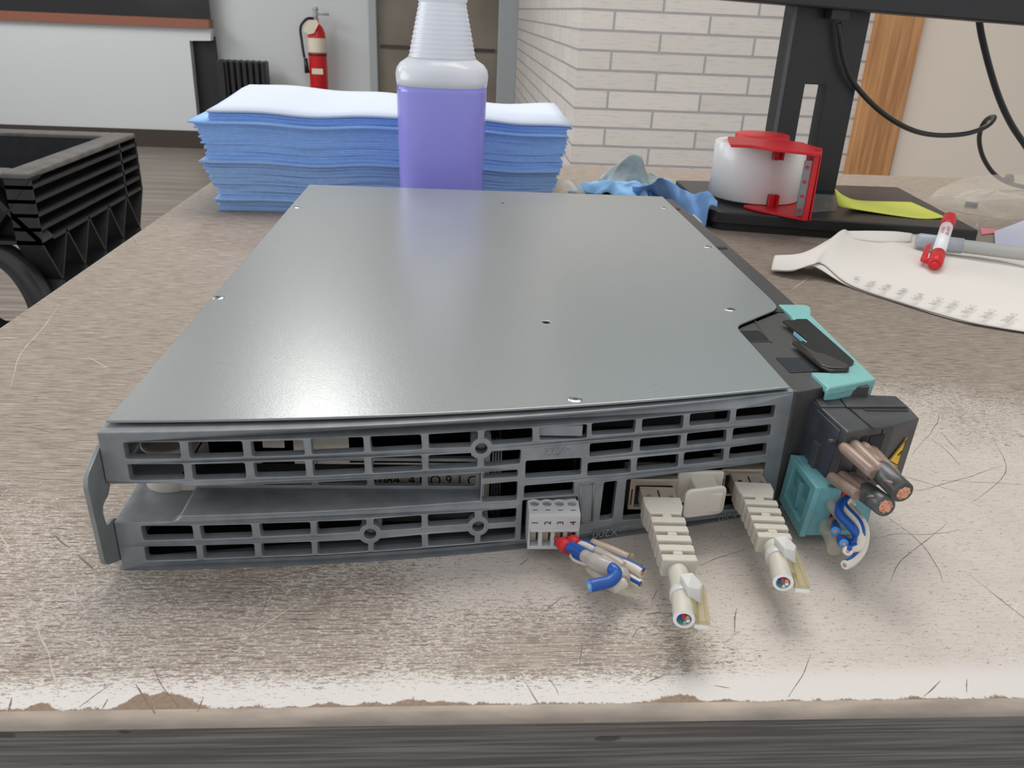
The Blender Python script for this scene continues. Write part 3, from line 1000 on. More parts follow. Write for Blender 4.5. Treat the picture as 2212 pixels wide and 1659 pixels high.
# ------------------------------------------------------------------ ethernet sockets (belong to the module)
for (cx, fy) in ((.1716, .0245), (.2062, .0335)):
    m = MB()
    z0, z1, x0, x1 = .0070, .0193, cx - .0083, cx + .0083
    if cx > .2: x0, x1, z0, z1 = cx - .0080, cx + .0076, .0070, .0182
    hole = [(cx - .0062, z0 + .001), (cx + .0066, z0 + .001), (cx + .0066, z1 - .0026), (cx - .0062, z1 - .0026)]
    so = plate('ethernet_socket', [(x0, z0), (x1, z0), (x1, z1), (x0, z1)], [[Vector(h) for h in hole]], .012, lambda u, v, w_, fy=fy: (u, fy + w_, v), M_jack, dm, bev=.0002)
    MB().box(cx - .0066, cx + .007, fy + .002, fy + .0125, z0 + .0006, z1 - .0022).build('socket_mouth', M_dark, so)
    MB().box(cx - .0060, cx + .0064, fy - .0003, fy + .0004, z1 - .0034, z1 - .0024).build('socket_slot', M_blk, so)
    MB().box(x0 + .0007, x0 + .0011, fy - .0002, fy + .0004, z0 + .002, z1 - .004).build('socket_slot', M_blk, so)

# ------------------------------------------------------------------ network cables
def rj45(label, top0, top1, cabpts, hw, ht, L_first, jackx, jacky):
    t = thing('network_cable', label, 'cable', 'cut network cables plugged into the module')
    top0, top1 = Vector(top0), Vector(top1)
    d = (top1 - top0)
    Ltot = d.length
    M = frame(top0, d, (0, 0, 1))     # local X along the boot, Y up, Z to the side
    # metal plug shell between socket and boot
    o = MB().obox(M, -.0085, .001, -ht + .0008, -.0016, -.0058, .0058).build('plug_shell', M_jack, t, bevel=.0002)
    for s in (-1, 1):
        MB().obox(M, -.0022, -.0005, -.0017, -.0008, s * .0038 - .0007, s * .0038 + .0007).build('latch_spring', M_screw, o)
    MB().obox(M, -.0060, -.0022, -.0017, -.0014, -.0002, .0002).build('shell_seam', M_blk, o)
    # strain relief boot: tapered head then ribs
    m = MB()
    f = lambda *p: M @ Vector(p)
    a, b = hw, hw * .86
    xs = L_first
    m.hexa([f(0, -ht, -a), f(0, -ht, a), f(xs * .55, -ht, a), f(xs, -ht * .97, b), f(xs, -ht * .97, -b * .88), f(xs * .5, -ht, -a)], [f(0, 0, -a), f(0, 0, a), f(xs * .55, 0, a), f(xs, 0, b), f(xs, 0, -b * .88), f(xs * .5, 0, -a)])
    n = 5
    pitch = (Ltot - xs) / n
    gap = .0015
    for i in range(n):
        x0 = xs + i * pitch
        x1 = x0 + pitch
        w0 = hw * (.88 - .008 * i); h0 = ht * (.97 - .05 * i)
        yo = -(ht * .02 * i)
        if i % 2 == 0:
            m.obox(M, x0 - .0002, x0 + gap + .0002, yo - h0 + .0006, yo - .0, -w0 * .28, w0 * .28)
        else:
            m.obox(M, x0 - .0002, x0 + gap + .0002, yo - h0 + .0016, yo - .0019, -w0 * .90, w0 * .90)
        m.obox(M, x0 + gap, x1, yo - h0, yo, -w0, w0)
    m.obox(M, xs * .8, Ltot, -ht * .75, -ht * .2, -hw * .3, hw * .3)
    m.build('boot', M_beigeplug, t, bevel=.00045, seg=2)
    # cable
    cp = cr(cabpts, 8)
    r = .0030
    c = MB().tube(cp, r, 24, cap=False).build('cable_jacket', M_cable, t)
    e = cp[-1]; ed = (cp[-1] - cp[-3]).normalized()
    m = MB()
    n = 24
    a_ = ed.cross(Vector((0, 0, 1))).normalized(); b2 = a_.cross(ed)
    R1 = [m.bm.verts.new(e + r * (cos(2 * pi * k / n) * a_ + sin(2 * pi * k / n) * b2)) for k in range(n)]
    R2 = [m.bm.verts.new(e + ed * .0002 + .0021 * (cos(2 * pi * k / n) * a_ + sin(2 * pi * k / n) * b2)) for k in range(n)]
    R3 = [m.bm.verts.new(e - ed * .0015 + .0020 * (cos(2 * pi * k / n) * a_ + sin(2 * pi * k / n) * b2)) for k in range(n)]
    for A, B in ((R1, R2), (R2, R3)):
        for k in range(n):
            m.bm.faces.new([A[k], A[(k + 1) % n], B[(k + 1) % n], B[k]])
    m.build('jacket_rim', M_wire_w, c)
    MB().tube([e - ed * .0012, e - ed * .0004], .00205, 20).build('shield_foil', M_blade, c)
    cols = [M_blue, M_red, M_copper, M_wire_w, M_screw, mat('green_wire', (.03, .2, .1), .4)]
    for k in range(6):
        q = e + .00115 * (cos(2 * pi * k / 6 + .3) * a_ + sin(2 * pi * k / 6 + .3) * b2)
        MB().tube([q - ed * .001, q + ed * (.0001 + .0002 * (k % 3))], .00052, 10).build('cut_conductor', cols[k], c)
    return t, M, cp, a_, b2, ed


# first cable
n1, M1, cp1, a1, b1, e1 = rj45('cut ivory network cable in the left socket, beside the dust cap', (.1716, .0140, .0190), (.1701, -.0190, .0183),
     [(.1700, -.0150, .0138), (.1692, -.0240, .0138), (.1678, -.0320, .0138), (.1662, -.0405, .0140)], .0063, .0080, .0098, .1716, .0245)
n2, M2, cp2, a2_, b2_, e2 = rj45('cut ivory network cable in the right socket, next to the turquoise plug', (.2062, .0245, .0185), (.2036, -.0066, .0178),
     [(.2036, -.0015, .0138), (.2026, -.0110, .0138), (.2016, -.0170, .0136), (.2000, -.0245, .0138)], .0063, .0080, .0092, .2062, .0335)
for t_, ci, M_, off, flipz in ((n1, 14, M1, 0, 1), (n2, 9, M2, 0, 1)):
    cp = cp1 if t_ is n1 else cp2
    c = cp[ci]; d = (cp[ci + 1] - cp[ci - 1]).normalized()
    s = d.cross(Vector((0, 0, 1))).normalized()
    if s.x < 0: s = -s
    u = Vector((0, 0, 1))
    m = MB()
    m.tube([c - d * .0014, c + d * .0014], .00345, 24)
    Mt = Matrix(((s.x, d.x, u.x, c.x), (s.y, d.y, u.y, c.y), (s.z, d.z, u.z, c.z), (0, 0, 0, 1)))
    tie = m.build('cable_tie', M_tie, t_, bevel=.0003)
    m = MB()
    f = lambda *p: Mt @ (Vector(p) * 1.2)
    m.hexa([f(-.0005, -.0028, .0020), f(.0028, -.0034, .0010), f(.0048, -.0005, -.0005), f(.0044, .0026, .0000), f(.0012, .0034, .0018)],
           [f(-.0010, -.0022, .0045), f(.0022, -.0030, .0048), f(.0046, -.0006, .0034), f(.0034, .0022, .0040), f(.0006, .0026, .0048)])
    m.build('tie_head', M_tie, tie, bevel=.0004)
    # clear marker sleeve carried beside the cable
    m = MB()
    p0 = c - d * .0075 + s * .0052 - u * .0010; p1 = c + d * (.0105 if t_ is n1 else .0130) + s * .0055 - u * .0010
    ms = Matrix(((d.x, s.x, u.x, p0.x), (d.y, s.y, u.y, p0.y), (d.z, s.z, u.z, p0.z), (0, 0, 0, 1)))
    L_ = (p1 - p0).length
    q = [(0, -.0010), (.0015, -.0020), (L_, -.0022), (L_, .0020), (.0030, .0020), (.0004, .0006)]
    m.hexa([ms @ Vector((x, y, -.0011)) for x, y in q], [ms @ Vector((x, y, .0011)) for x, y in q])
    for yy in (-.0012, .0010):
        m.tube([ms @ Vector((.002, yy, .0012)), ms @ Vector((L_, yy, .0012))], .00035, 8)
    sl = m.build('marker_sleeve', M_clear, t_, bevel=.0004)
    MB().obox(ms, L_ - .0002, L_ + .0006, -.0022, .0018, -.0011, -.0002).build('sleeve_insert', M_wire_w, sl)
    m = MB()
    m.tube([c + d * .003 - u * .0008 + s * .001, c + d * .0095 - u * .0012 + s * .0012], .0034, 20, cap=False)
    m.build('clear_wrap', M_clear, t_)

# dust cap between the cables
dc = thing('dust_cap', 'square ivory dust cap with rounded corners between the two network plugs', 'dust cap')
cf = .0132
pl = [(.1795, .0106), (.1946, .0106), (.1946, .0215), (.1795, .0215)]
plate('cap_grip', fillet([Vector(p) for p in pl], .0026, 6), [], .0017, lambda u, v, w_: (u, cf + .22 * (u - .1795) + w_, v), M_cap, dc, bev=.0006)
MB().box(.1845, .1930, cf + .002, .0300, .0120, .0195).build('cap_body', M_cap, dc, bevel=.0005)
MB().box(.1800, .1962, .0255, .0275, .0090, .0216).build('cap_flange', M_cap, dc, bevel=.0005)

# ------------------------------------------------------------------ four-way terminal plug with cut wires
tp = thing('terminal_plug', 'light grey four-way terminal plug numbered 1 to 4 with red-ferruled wires', 'connector')
x0, x1, yf = .1268, .1434, .0045
wls = [[Vector((x0 + .0007 + i * .00402, .0062)), Vector((x0 + .0034 + i * .00402, .0062)), Vector((x0 + .0034 + i * .00402, .0116)), Vector((x0 + .0007 + i * .00402, .0116))] for i in range(4)]
plate('plug_face', [(x0, .0050), (x1, .0050), (x1, .0176), (x0, .0176)], wls, .0045, lambda u, v, w_: (u, yf + w_ - max(0, .0125 - v) * .06, v), M_grey, tp, bev=.0002)
MB().box(x0, x1, yf + .0044, .0165, .0050, .0170).build('plug_back', M_grey, tp)
MB().box(x0 + .0006, x1 - .0003, yf - .0006, yf + .0003, .0117, .0126).build('wire_ledge', M_grey, tp, bevel=.0002)
tops = [circ((x0 + .0021 + i * .0041, .0103), .0015, 20) for i in range(4)]
plate('screw_deck', [(x0, yf + .0002), (x1, yf + .0002)] + [(x1 - (x1 - x0) * i / 24, .0116 + .0008 * abs(sin(pi * i / 6))) for i in range(25)], tops, .0010, lambda u, v, w_: (u, v, .0170 + w_ + (v - yf) * .12), M_grey, tp, bev=.00015)
for i in range(4):
    c = (x0 + .0021 + i * .0041, .0103, .0158)
    o = MB().lathe([(.0014, 0), (.0014, .0006), (.0002, .0007)], c, 20).build('terminal_screw', mat('brassy_screw', (.42, .40, .30), .35, .8), tp)
    MB().box(c[0] - .0011, c[0] + .0011, c[1] - .00018, c[1] + .00018, .01655, .01662).build('screw_slot', M_blk, o)
    MB().box(c[0] - .0008, c[0] + .0008, .0066, .0069, .0183, .01836).build('deck_mark', M_hole, tp)
    text('terminal_number', str(i + 1), .0030, (lambda cx: (lambda x, y, z: (cx - y, yf - .00015, .0150 + x)))(c[0]), M_blk, tp)
    MB().box(x0 + .0007 + i * .00402, x0 + .0034 + i * .00402, yf + .0032, yf + .0040, .0062, .0116).build('wire_chamber', M_dark, tp)
    MB().box(x0 + .0011 + i * .00402, x0 + .0029 + i * .00402, yf + .0026, yf + .0032, .0064, .0098).build('clamp', M_jack, tp)

def wirez(pts, z=None):
    out = []
    for (x, y, zz) in pts:
        out.append(U(*ZT(x, y), 2, zz))
    return out
def ferrule(p0, p1, r0, r1):
    d = (Vector(p1) - Vector(p0))
    m = MB()
    m.tube([Vector(p0), Vector(p0) + d * .25, Vector(p0) + d * .6, Vector(p1)], [r0, r1, r1 * 1.04, r1], 20)
    m.tube([Vector(p0) - d * .8, Vector(p0)], .0006, 8)
    return m
f1a = Vector((.1366, .0030, .0092)); f1b = Vector((.1392, -.0012, .0092))
f2a = Vector((.1402, .0036, .0095)); f2b = Vector((.1422, -.0002, .0092))
ferrule(f1a, f1b, .0012, .0021).build('ferrule', M_red, tp)
ferrule(f2a, f2b, .0012, .0023).build('ferrule', M_red, tp)
ferrule(f2a + Vector((0, -.001, -.003)), f2b + Vector((0, -.001, -.003)), .0012, .0018).build('ferrule', M_red, tp)
def cutwire(name, pts, r, mt, parent, stripe=None, endmat=None, core=M_copper, core_r=.45, seg=16):
    p = cr(pts, 8)
    o = MB().tube(p, r, seg).build(name, mt, parent)
    d = (p[-1] - p[-2]).normalized()
    if endmat is not None:
        MB().tube([p[-1] - d * .0001, p[-1] + d * .00015], r * .93, seg).build('cut_face', endmat, o)
    MB().tube([p[-1], p[-1] + d * .0003], r * core_r, 12).build('copper_core', core, o)
    if stripe is not None:
        m = MB()
        q = [v + Vector((0, 0, r * .55)) + stripe[1] * r * .45 for v in p]
        m.tube(q, r * .55, 10)
        m.build('stripe', stripe[0], o)
    return o
cutwire('blue_wire', [f1b + Vector((-.0008, .0012, 0)), *wirez([(800, 710, .0095), (970, 800, .0100), (1250, 950, .0115), (1400, 1030, .0130), (1455, 1110, .0125), (1360, 1215, .0115), (1200, 1255, .0115), (1060, 1288, .0115)])], .00190, M_blue, tp, endmat=mat('light_blue_wire', (.06, .33, .82), .35), core=M_screw)
cutwire('striped_wire', [f2b + Vector((-.0006, .001, 0)), *wirez([(1000, 690, .0095), (1300, 850, .0098), (1600, 960, .0095), (1750, 1030, .0090), (1850, 1095, .0090)])], .00165, M_white, tp, (M_blue, Vector((.4, .3, 0))))
cutwire('striped_wire', [f2b + Vector((-.001, 0, -.003)), *wirez([(900, 880, .0062), (1250, 990, .0064), (1600, 1130, .0066), (1720, 1200, .0066), (1830, 1262, .0066)])], .00155, M_white, tp, (M_blue, Vector((-.5, -.8, -.4))))
# translucent heat-shrink sleeve round the bundle
m = MB()
pa = wirez([(985, 830, .0112), (1170, 930, .0125), (1350, 1010, .0125), (1460, 1070, .0110)])
m.tube(cr(pa, 6), [.0020] * 4 + [.0024] * 15, 16)
pb = wirez([(1150, 760, .0100), (1330, 860, .0102), (1480, 940, .0102), (1560, 1000, .0100)])
m.tube(cr(pb, 6), .0018, 16)
pc = wirez([(1060, 1010, .0070), (1200, 1120, .0072), (1330, 1200, .0072), (1480, 1240, .0070)])
m.tube(cr(pc, 6), .0017, 16)
pd = wirez([(1250, 900, .0090), (1400, 1000, .0088), (1530, 1110, .0082), (1540, 1200, .0075)])
m.tube(cr(pd, 6), .0026, 16)
m.build('heat_shrink_sleeve', M_clear2, tp)
m = MB(); m.tube(cr(wirez([(1400, 1320, .0070), (1500, 1280, .0075), (1590, 1230, .0080)]), 6), .0017, 16, cap=True)
m.build('sleeve_end', translucent('pearly_sleeve', (.80, .74, .66), .3, .12, clear=.15), tp)
m = MB(); m.tube(cr(wirez([(1090, 640, .0085), (1400, 760, .0085), (1640, 870, .0080)]), 6), [.0016] * 13, 14)
cs = m.build('cream_wire', translucent('cream_sleeve', (.70, .58, .46), .3, .25), tp)
MB().tube(wirez([(1650, 930, .0070), (1690, 870, .0088), (1700, 810, .0105)]), [.0011, .0009, .0004], 12).build('sleeve_tip', M_clear, cs)

# ------------------------------------------------------------------ black power plug with cut cables
pp = thing('power_plug', 'black power connector with yellow warning triangle and two cut cables', 'connector')
zt, zb = .0440, .0205
m = MB()
ol = [(.2300, .0140), (.2388, .0168), (.2480, .0185), (.2598, .0240), (.2607, .0330), (.2606, .0424), (.2387, .0434), (.2274, .0418)]
def ring(z, s=0): return [(x, y, z - (.0018 if i in (5,) else 0)) for i, (x, y) in enumerate(ol)]
bodyp = plate('plug_housing', fillet([Vector(p) for p in ol], [.0006, 0, 0, .0010, .001, .001, .0005, .0008], 3), [], zt - zb, lambda u, v, w_: (u - (zt - (zb + w_)) * .03, v + (zt - zb - w_) * .015, zb + w_), M_conn, pp, bev=.0005)
# top relief: raised rear cover with a groove
m = MB()
def tp3(f, pts, z0, z1):
    q = [U(*f(*p), 2, z1) for p in pts]
    m.hexa([(v.x, v.y, z0) for v in q], [tuple(v) for v in q])
tp3(Z4, [(925, 985), (1150, 985), (1060, 875), (835, 872)], .0436, .0446)
tp3(Z4, [(1160, 985), (1700, 985), (1600, 893), (1070, 875)], .0436, .0449)
m.build('housing_cover', M_conn, pp, bevel=.0003)
m = MB()
tp3(Z4, [(1290, 990), (1700, 990), (1712, 1030), (1330, 1025)], .0436, .0442)
tp3(Z4, [(925, 985), (1290, 985), (1290, 990), (925, 990)], .0436, .0442)
m.build('cover_groove', M_blk, pp)
m = MB()
a = U(*Z4(1165, 990), 2, .0443); b = U(*Z4(1400, 1190), 2, .0443)
m.tube([a, b], .00018, 6)
c_ = U(*Z5(1058, 450), 1, .0190)
m.tube([(c_.x - .001, .0176, zt - .001), (c_.x - .0015, .0178, zb + .003)], .00015, 6)
m.build('housing_seam', M_blk, pp)
# left side recesses
m = MB()
m.hexa([(.2285, .0190, .0225), (.2300, .0190, .0225), (.2290, .0385, .0225), (.2266, .0385, .0225)], [(.2292, .0175, .0425), (.2310, .0175, .0425), (.2290, .0400, .0425), (.2272, .0400, .0425)])
m.build('side_panel', mat('slate_side', (.055, .060, .078), .4, var=.3, scale=120), pp, bevel=.0002)
m = MB()
for (yy, zz) in ((.0175, .0385), (.0385, .0400), (.0395, .0235), (.0180, .0215)):
    m.tube([(.2292 - (zt - zz) * .03 - (yy - .014) * .08, yy, zz), (.2262, yy, zz)], .0008, 12)
m.hexa([(.2265, .0250, .0225), (.2292, .0250, .0225), (.2292, .0290, .0225), (.2265, .0290, .0225)], [(.2268, .0250, .0330), (.2292, .0250, .0330), (.2292, .0290, .0330), (.2268, .0290, .0330)])
m.build('side_rib', M_conn, pp, bevel=.0002)
# warning sign
tri = [U(*Z5(*p), 1, .0205) for p in [(1278, 503), (1085, 680), (1200, 762)]]
def yface(x): return .0168 + (x - .2388) * (.0185 - .0168) / (.2480 - .2388) if x < .248 else .0185 + (x - .248) * (.0055 / .0118)
def tri2(s, off):
    c = sum((Vector((t.x, t.z)) for t in tri), Vector((0, 0))) / 3
    r = []
    for t in tri:
        q = c + (Vector((t.x, t.z)) - c) * s
        r.append(q)
    return r
def onf(u, v, off): return (u - (zt - v) * .03 + .0003, yface(u) + (zt - v) * .015 - off, v)
for q_ in ([(.2318, .0330), (.2385, .0330), (.2385, .0412), (.2318, .0412)], [(.2318, .0232), (.2380, .0232), (.2380, .0320), (.2318, .0320)], [(.2395, .0340), (.2450, .0345), (.2450, .0412), (.2395, .0410)]):
    plate('cable_opening', [Vector(p) for p in q_], [], .0002, lambda u, v, w_: onf(u, v, .0003 - w_ * .5), M_blk, pp)
lb = plate('warning_triangle', tri2(1, 0), [], .0002, lambda u, v, w_: onf(u, v, .0004 - w_ * .5), M_yel, pp)
plate('triangle_border', tri2(.90, 0), [tri2(.80, 0)], .0001, lambda u, v, w_: onf(u, v, .0006 - w_ * .5), M_blk, lb)
c = sum((Vector((t.x, t.z)) for t in tri), Vector((0, 0))) / 3
bz = [(.0006, .0020), (-.0010, .0002), (.0002, .0004), (-.0012, -.0016), (.0014, .0006), (.0002, .0004), (.0014, .0018)]
plate('lightning_bolt', [Vector((c.x + a * .9 + .0006, c.y + b * .9 - .0003)) for a, b in bz], [], .0001, lambda u, v, w_: onf(u, v, .0006 - w_ * .5), M_blk, lb)

def fat_cable(st, en, rs, lobes):
    st, en = Vector(st), Vector(en)
    d = (en - st).normalized()
    s = d.cross(Vector((0, 0, 1))).normalized(); u = s.cross(d)
    k = .50
    mid = st.lerp(en, k)
    m = MB()
    for (a, b) in lobes:
        p0 = st + s * a + u * b; p1 = mid + s * a * .80 + u * b * .80 + d * .001
        m.tube([p0 - d * .001, p0 - d * .0004, p0 + d * .001, p1, p1 + d * .002], [.0009, .0017, .0020, .0020, .0017], 14)
    m.tube([st + d * .004, mid + d * .002], [.0030, .0032], 18)
    m.build('shrink_tube', M_sleeve, pp)
    co = MB().tube([mid - d * .001, mid + d * .001, en - d * .0004, en], [rs * .85, rs, rs * 1.02, rs * .92], 28).build('power_cable', M_gcable, pp)
    m = MB()
    n = 18
    vs = [m.bm.verts.new(en + d * (.0001) + rs * .66 * (1 + .10 * sin(k2 * 3.7)) * (cos(2 * pi * k2 / n) * s + sin(2 * pi * k2 / n) * u)) for k2 in range(n)]
    v2 = [m.bm.verts.new(en + d * (.0003 + .00025 * (k2 % 3)) + rs * .42 * (cos(2 * pi * k2 / n) * s + sin(2 * pi * k2 / n) * u)) for k2 in range(n)]
    for k2 in range(n):
        m.bm.faces.new([vs[k2], vs[(k2 + 1) % n], v2[(k2 + 1) % n], v2[k2]])
    m.bm.faces.new(v2)
    m.build('copper_end', M_copper, co)
    MB().tube([en - d * .002 + u * rs * .8 + s * rs, en - d * .0055 + u * .001 + s * rs * .9], .0004, 6).build('tie_strand', M_sleeve, co)
fat_cable((.2352, .0150, .0375), (.2390, -.0095, .0355), .0035, [(-.0054, -.0012), (-.0018, .0006), (.0018, .0016), (.0052, .0008)])
fat_cable((.2335, .0150, .0262), (.2352, -.0085, .0300), .0034, [(-.0054, -.0014), (-.0018, .0004), (.0016, .0010), (.0048, .0002)])

# ------------------------------------------------------------------ turquoise plug below with blue and white wires
tq = thing('signal_plug', 'turquoise plug with side window and blue and white wires, under the black connector', 'connector')
wn = [(.0150, .0085), (.0300, .0095), (.0300, .0215), (.0155, .0215)]
plate('side_frame', [(.0120, .0045), (.0330, .0060), (.0350, .0235), (.0118, .0240)], [fillet([Vector(p) for p in wn], .0004, 2)], .0022, lambda u, v, w_: (.2206 + (v - .0045) * .11 + w_, u, v), M_turq2, tq, bev=.0003)
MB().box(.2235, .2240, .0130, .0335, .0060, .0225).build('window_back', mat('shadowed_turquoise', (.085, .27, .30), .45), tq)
m = MB()
m.hexa([(.2224, .0126, .0045), (.2295, .0126, .0045), (.2295, .0345, .0045), (.2224, .0345, .0045)], [(.2245, .0122, .0238), (.2310, .0122, .0238), (.2310, .0345, .0238), (.2245, .0345, .0238)])
m.box(.2290, .2470, .0170, .0345, .0045, .0190)
m.box(.2290, .2320, .0120, .0345, .0190, .0238)
m.box(.2290, .2460, .0130, .0345, .0045, .0062)
m.build('plug_body', M_turq2, tq, bevel=.0004)
m = MB()
for i in range(3):
    m.box(.2216 + .0002 * i, .2236, .0215 + .0012 * i, .0217 + .0012 * i, .0100, .0200)
m.build('window_rib', M_turq2, tq)
MB().tube([(.2330, .0175, .0210), (.2345, .0125, .0205)], .0020, 16).build('ferrule', M_red, tq)
MB().tube([(.2325, .0175, .0105), (.2335, .0120, .0105)], .0022, 16).build('ferrule', M_red, tq)
def W5(x, y, z): return U(*Z5(x, y), 2, z)
sky = mat('sky_blue_wire', (.06, .33, .82), .35)
cutwire('blue_wire', [(.2335, .0125, .0195), W5(680, 1130, .0178), W5(790, 1260, .0160), W5(838, 1340, .0135), W5(800, 1405, .0108), (.2300, .0020, .0105), W5(722, 1398, .0115)], .00155, M_blue, tq, endmat=sky, core_r=.4)
cutwire('blue_wire', [(.2330, .0125, .0105), (.2308, .0085, .0112), W5(652, 1293, .0120)], .00160, M_blue, tq, endmat=sky, core_r=.4)
cutwire('white_wire', [(.2350, .0125, .0195), W5(720, 1090, .0180), W5(840, 1230, .0164), W5(870, 1340, .0140), W5(850, 1420, .0112), (.2300, -.0030, .0098), W5(757, 1463, .0105)], .00155, M_white, tq, (M_blue, Vector((.5, 0, .3))), endmat=M_wire_w, core_r=.42)
cutwire('white_wire', [(.2366, .0125, .0185), W5(770, 1080, .0168), W5(880, 1230, .0145), W5(900, 1340, .0118), W5(870, 1460, .0088), W5(800, 1545, .0082), W5(733, 1582, .0085)], .00155, M_white, tq, (M_blue, Vector((.2, .6, 0))), endmat=M_wire_w, core_r=.42)
m = MB()
m.tube(cr([(.2335, .0125, .0192), W5(620, 1060, .0180), W5(700, 1170, .0166), W5(755, 1240, .0155)], 6), .0019, 16)
m.tube(cr([(.2362, .0125, .0192), W5(725, 1060, .0180), W5(800, 1130, .0166), W5(850, 1200, .0155)], 6), .0019, 16)
m.tube(cr([(.2330, .0120, .0105), W5(560, 1250, .0090), W5(610, 1350, .0080), W5(640, 1460, .0070)], 6), .0022, 16)
m.build('heat_shrink_sleeve', M_clear3, tq)


# ------------------------------------------------------------------ spray bottle
sb = thing('spray_bottle', 'milky plastic bottle with ribbed neck, half full of violet liquid, behind the module', 'bottle')
BY = .430
bl, brt = U(862, 300, 1, BY), U(1046, 300, 1, BY)
bc = ((bl.x + brt.x) / 2, BY)
pxm = (brt.x - bl.x) / 184           # metres per photo pixel at the bottle
def bz(py): return U(950, py, 1, BY).z
def br(zx): return zx / 3.95 * pxm
RB = br(372)
low = [(RB * .86, .0), (RB * .93, .0015), (RB * .955, .005), (RB * .96, bz(400)), (RB * .985, bz(300)), (RB, bz(195))]
lowp = [3.0, 3.0, 3.0, 3.0, 3.0, 2.8]
zwl = bz(183)
hi = [(RB * 1.0, zwl), (br(381), bz(168)), (br(383), bz(160)), (br(374), bz(148)), (br(345), bz(137)), (br(300), bz(129)), (br(276), bz(124))]
hip = [2.7, 2.4, 2.2, 2.1, 2, 2, 2]
for k in range(12):
    yy = 500 - 40 * k
    r0 = br(276 - (276 - 188) * k / 12); r1 = br(276 - (276 - 188) * (k + 1) / 12)
    z0, z1 = bz(yy / 3.95), bz((yy - 40) / 3.95)
    hi += [(r0 * .985, z0 + (z1 - z0) * .12), (r0 * 1.005, z0 + (z1 - z0) * .45), (r1 * 1.01, z0 + (z1 - z0) * .75)]
    hip += [2, 2, 2]
zt_ = bz(5)
hi += [(br(188), zt_), (br(200), zt_ + .001), (br(200), zt_ + .004), (br(150), zt_ + .006), (br(150), zt_ + .016), (br(120), zt_ + .016)]
hip += [2] * 6
MB().lathe([(r, z) for r, z in hi], (bc[0], bc[1], 0), 64, pw=hip).build('bottle', M_hdpe, sb)
MB().lathe(low + [(RB * .997, zwl)], (bc[0], bc[1], 0), 64, pw=lowp + [2.7]).build('liquid', M_liq, sb)

# ------------------------------------------------------------------ stack of blue cloths
NC = 56
tc = .0815 / NC
random.seed(11)
bund = [(0, 8, -.0985, .178, M_cloth2, 0), (8, 29, -.0975, .184, M_cloth2, .011), (29, 50, -.1030, .190, M_clothb, .008), (50, 56, -.1000, .1945, M_clothb, -.001)]
for (i0, i1, xl, xr, mt, fl) in bund:
    ph = 2.1
    for i in range(i0, i1):
        k = (i - i0) / max(1, i1 - i0 - 1)
        jl = random.uniform(-.0018, .0018) - fl * k ** 1.4
        jr = random.uniform(-.002, .002) + (.004 * k if i0 else 0)
        jf = random.uniform(-.0009, .0006) + (.004 if i0 == 50 else 0) - .002 * k
        if i in (i1 - 1,):
            jf -= .0030; jl -= .002
        jb = random.uniform(-.002, .002)
        def f(u, v, i=i, k=k, jl=jl, jr=jr, jf=jf, jb=jb, top=1, ph=ph, i0=i0, xl=xl, xr=xr):
            x = xl + jl + (xr + jr - xl - jl) * u
            y = .4895 + jf + .010 * u + (.150 + jb) * v
            u, v = (x + .105) / .300, max(0, (y - .4895) / .160)
            amp = .0009 * min(1, i / 20)
            x += .0012 * noise.noise(Vector((v * 14, i * .9, 3)))
            y += .0013 * noise.noise(Vector((u * 9, i * .55, 1))) * (1 - v)
            z = i * tc + amp * sin(u * 11 + ph) * (1 - v * .5) + amp * .8 * sin(u * 23 + ph * 2)
            sag = .0022 * (i / NC) * noise.noise(Vector((u * 3, v * 2, .3)))
            lift = (i / NC) ** 2 * (.0095 * v * (1 - .75 * u) * (.6 + .5 * sin(u * 5 + .7)) )
            drop = -(i / NC) * .0045 * max(0, u - .80) ** 1.2 * 6 * (1 - v)
            return Vector((x, y, max(i * .0004, z + sag + lift + drop)))
        m = MB()
        nu, nv = 34, 5
        tpv = [[m.bm.verts.new(f(a / nu, b / nv) + Vector((0, 0, tc * .85))) for b in range(nv + 1)] for a in range(nu + 1)]
        btv = [[m.bm.verts.new(f(a / nu, b / nv)) for b in range(nv + 1)] for a in range(nu + 1)]
        F = m.bm.faces.new
        for a in range(nu):
            for b in range(nv):
                F([tpv[a][b], tpv[a + 1][b], tpv[a + 1][b + 1], tpv[a][b + 1]]).smooth = True
                F([btv[a][b], btv[a][b + 1], btv[a + 1][b + 1], btv[a + 1][b]]).smooth = True
            F([btv[a][0], btv[a + 1][0], tpv[a + 1][0], tpv[a][0]])
            F([btv[a + 1][nv], btv[a][nv], tpv[a][nv], tpv[a + 1][nv]])
        for b in range(nv):
            F([btv[0][b + 1], btv[0][b], tpv[0][b], tpv[0][b + 1]])
            F([btv[nu][b], btv[nu][b + 1], tpv[nu][b + 1], tpv[nu][b]])
        topc = i == NC - 1
        o = m.build('wiping_cloth', M_clothw if topc else mt)
        if topc:
            tag(o, 'topmost cloth, paled by painted glare, spread over the tall blue stack', 'cloth')
        else:
            nm = {0: 'blue cloth in the thin bundle at the very bottom of the stack', 8: 'dull blue cloth in the lower thick bundle of the stack',
                  29: 'bright blue cloth in the upper thick bundle of the stack', 50: 'blue cloth in the thin bundle just under the glare-paled top cloth'}[i0]
            if i == i0: nm = nm.replace('blue cloth in', 'lowest blue cloth of')
            if i == i1 - 1: nm = nm.replace('blue cloth in', 'uppermost blue cloth of')
            nm = nm.replace('dull ', 'duller ').replace('bright ', 'brighter ')
            tag(o, nm, 'cloth', {0: 'bottom bundle of cloths', 8: 'lower bundle of cloths', 29: 'upper bundle of cloths', 50: 'top bundle of cloths'}[i0])


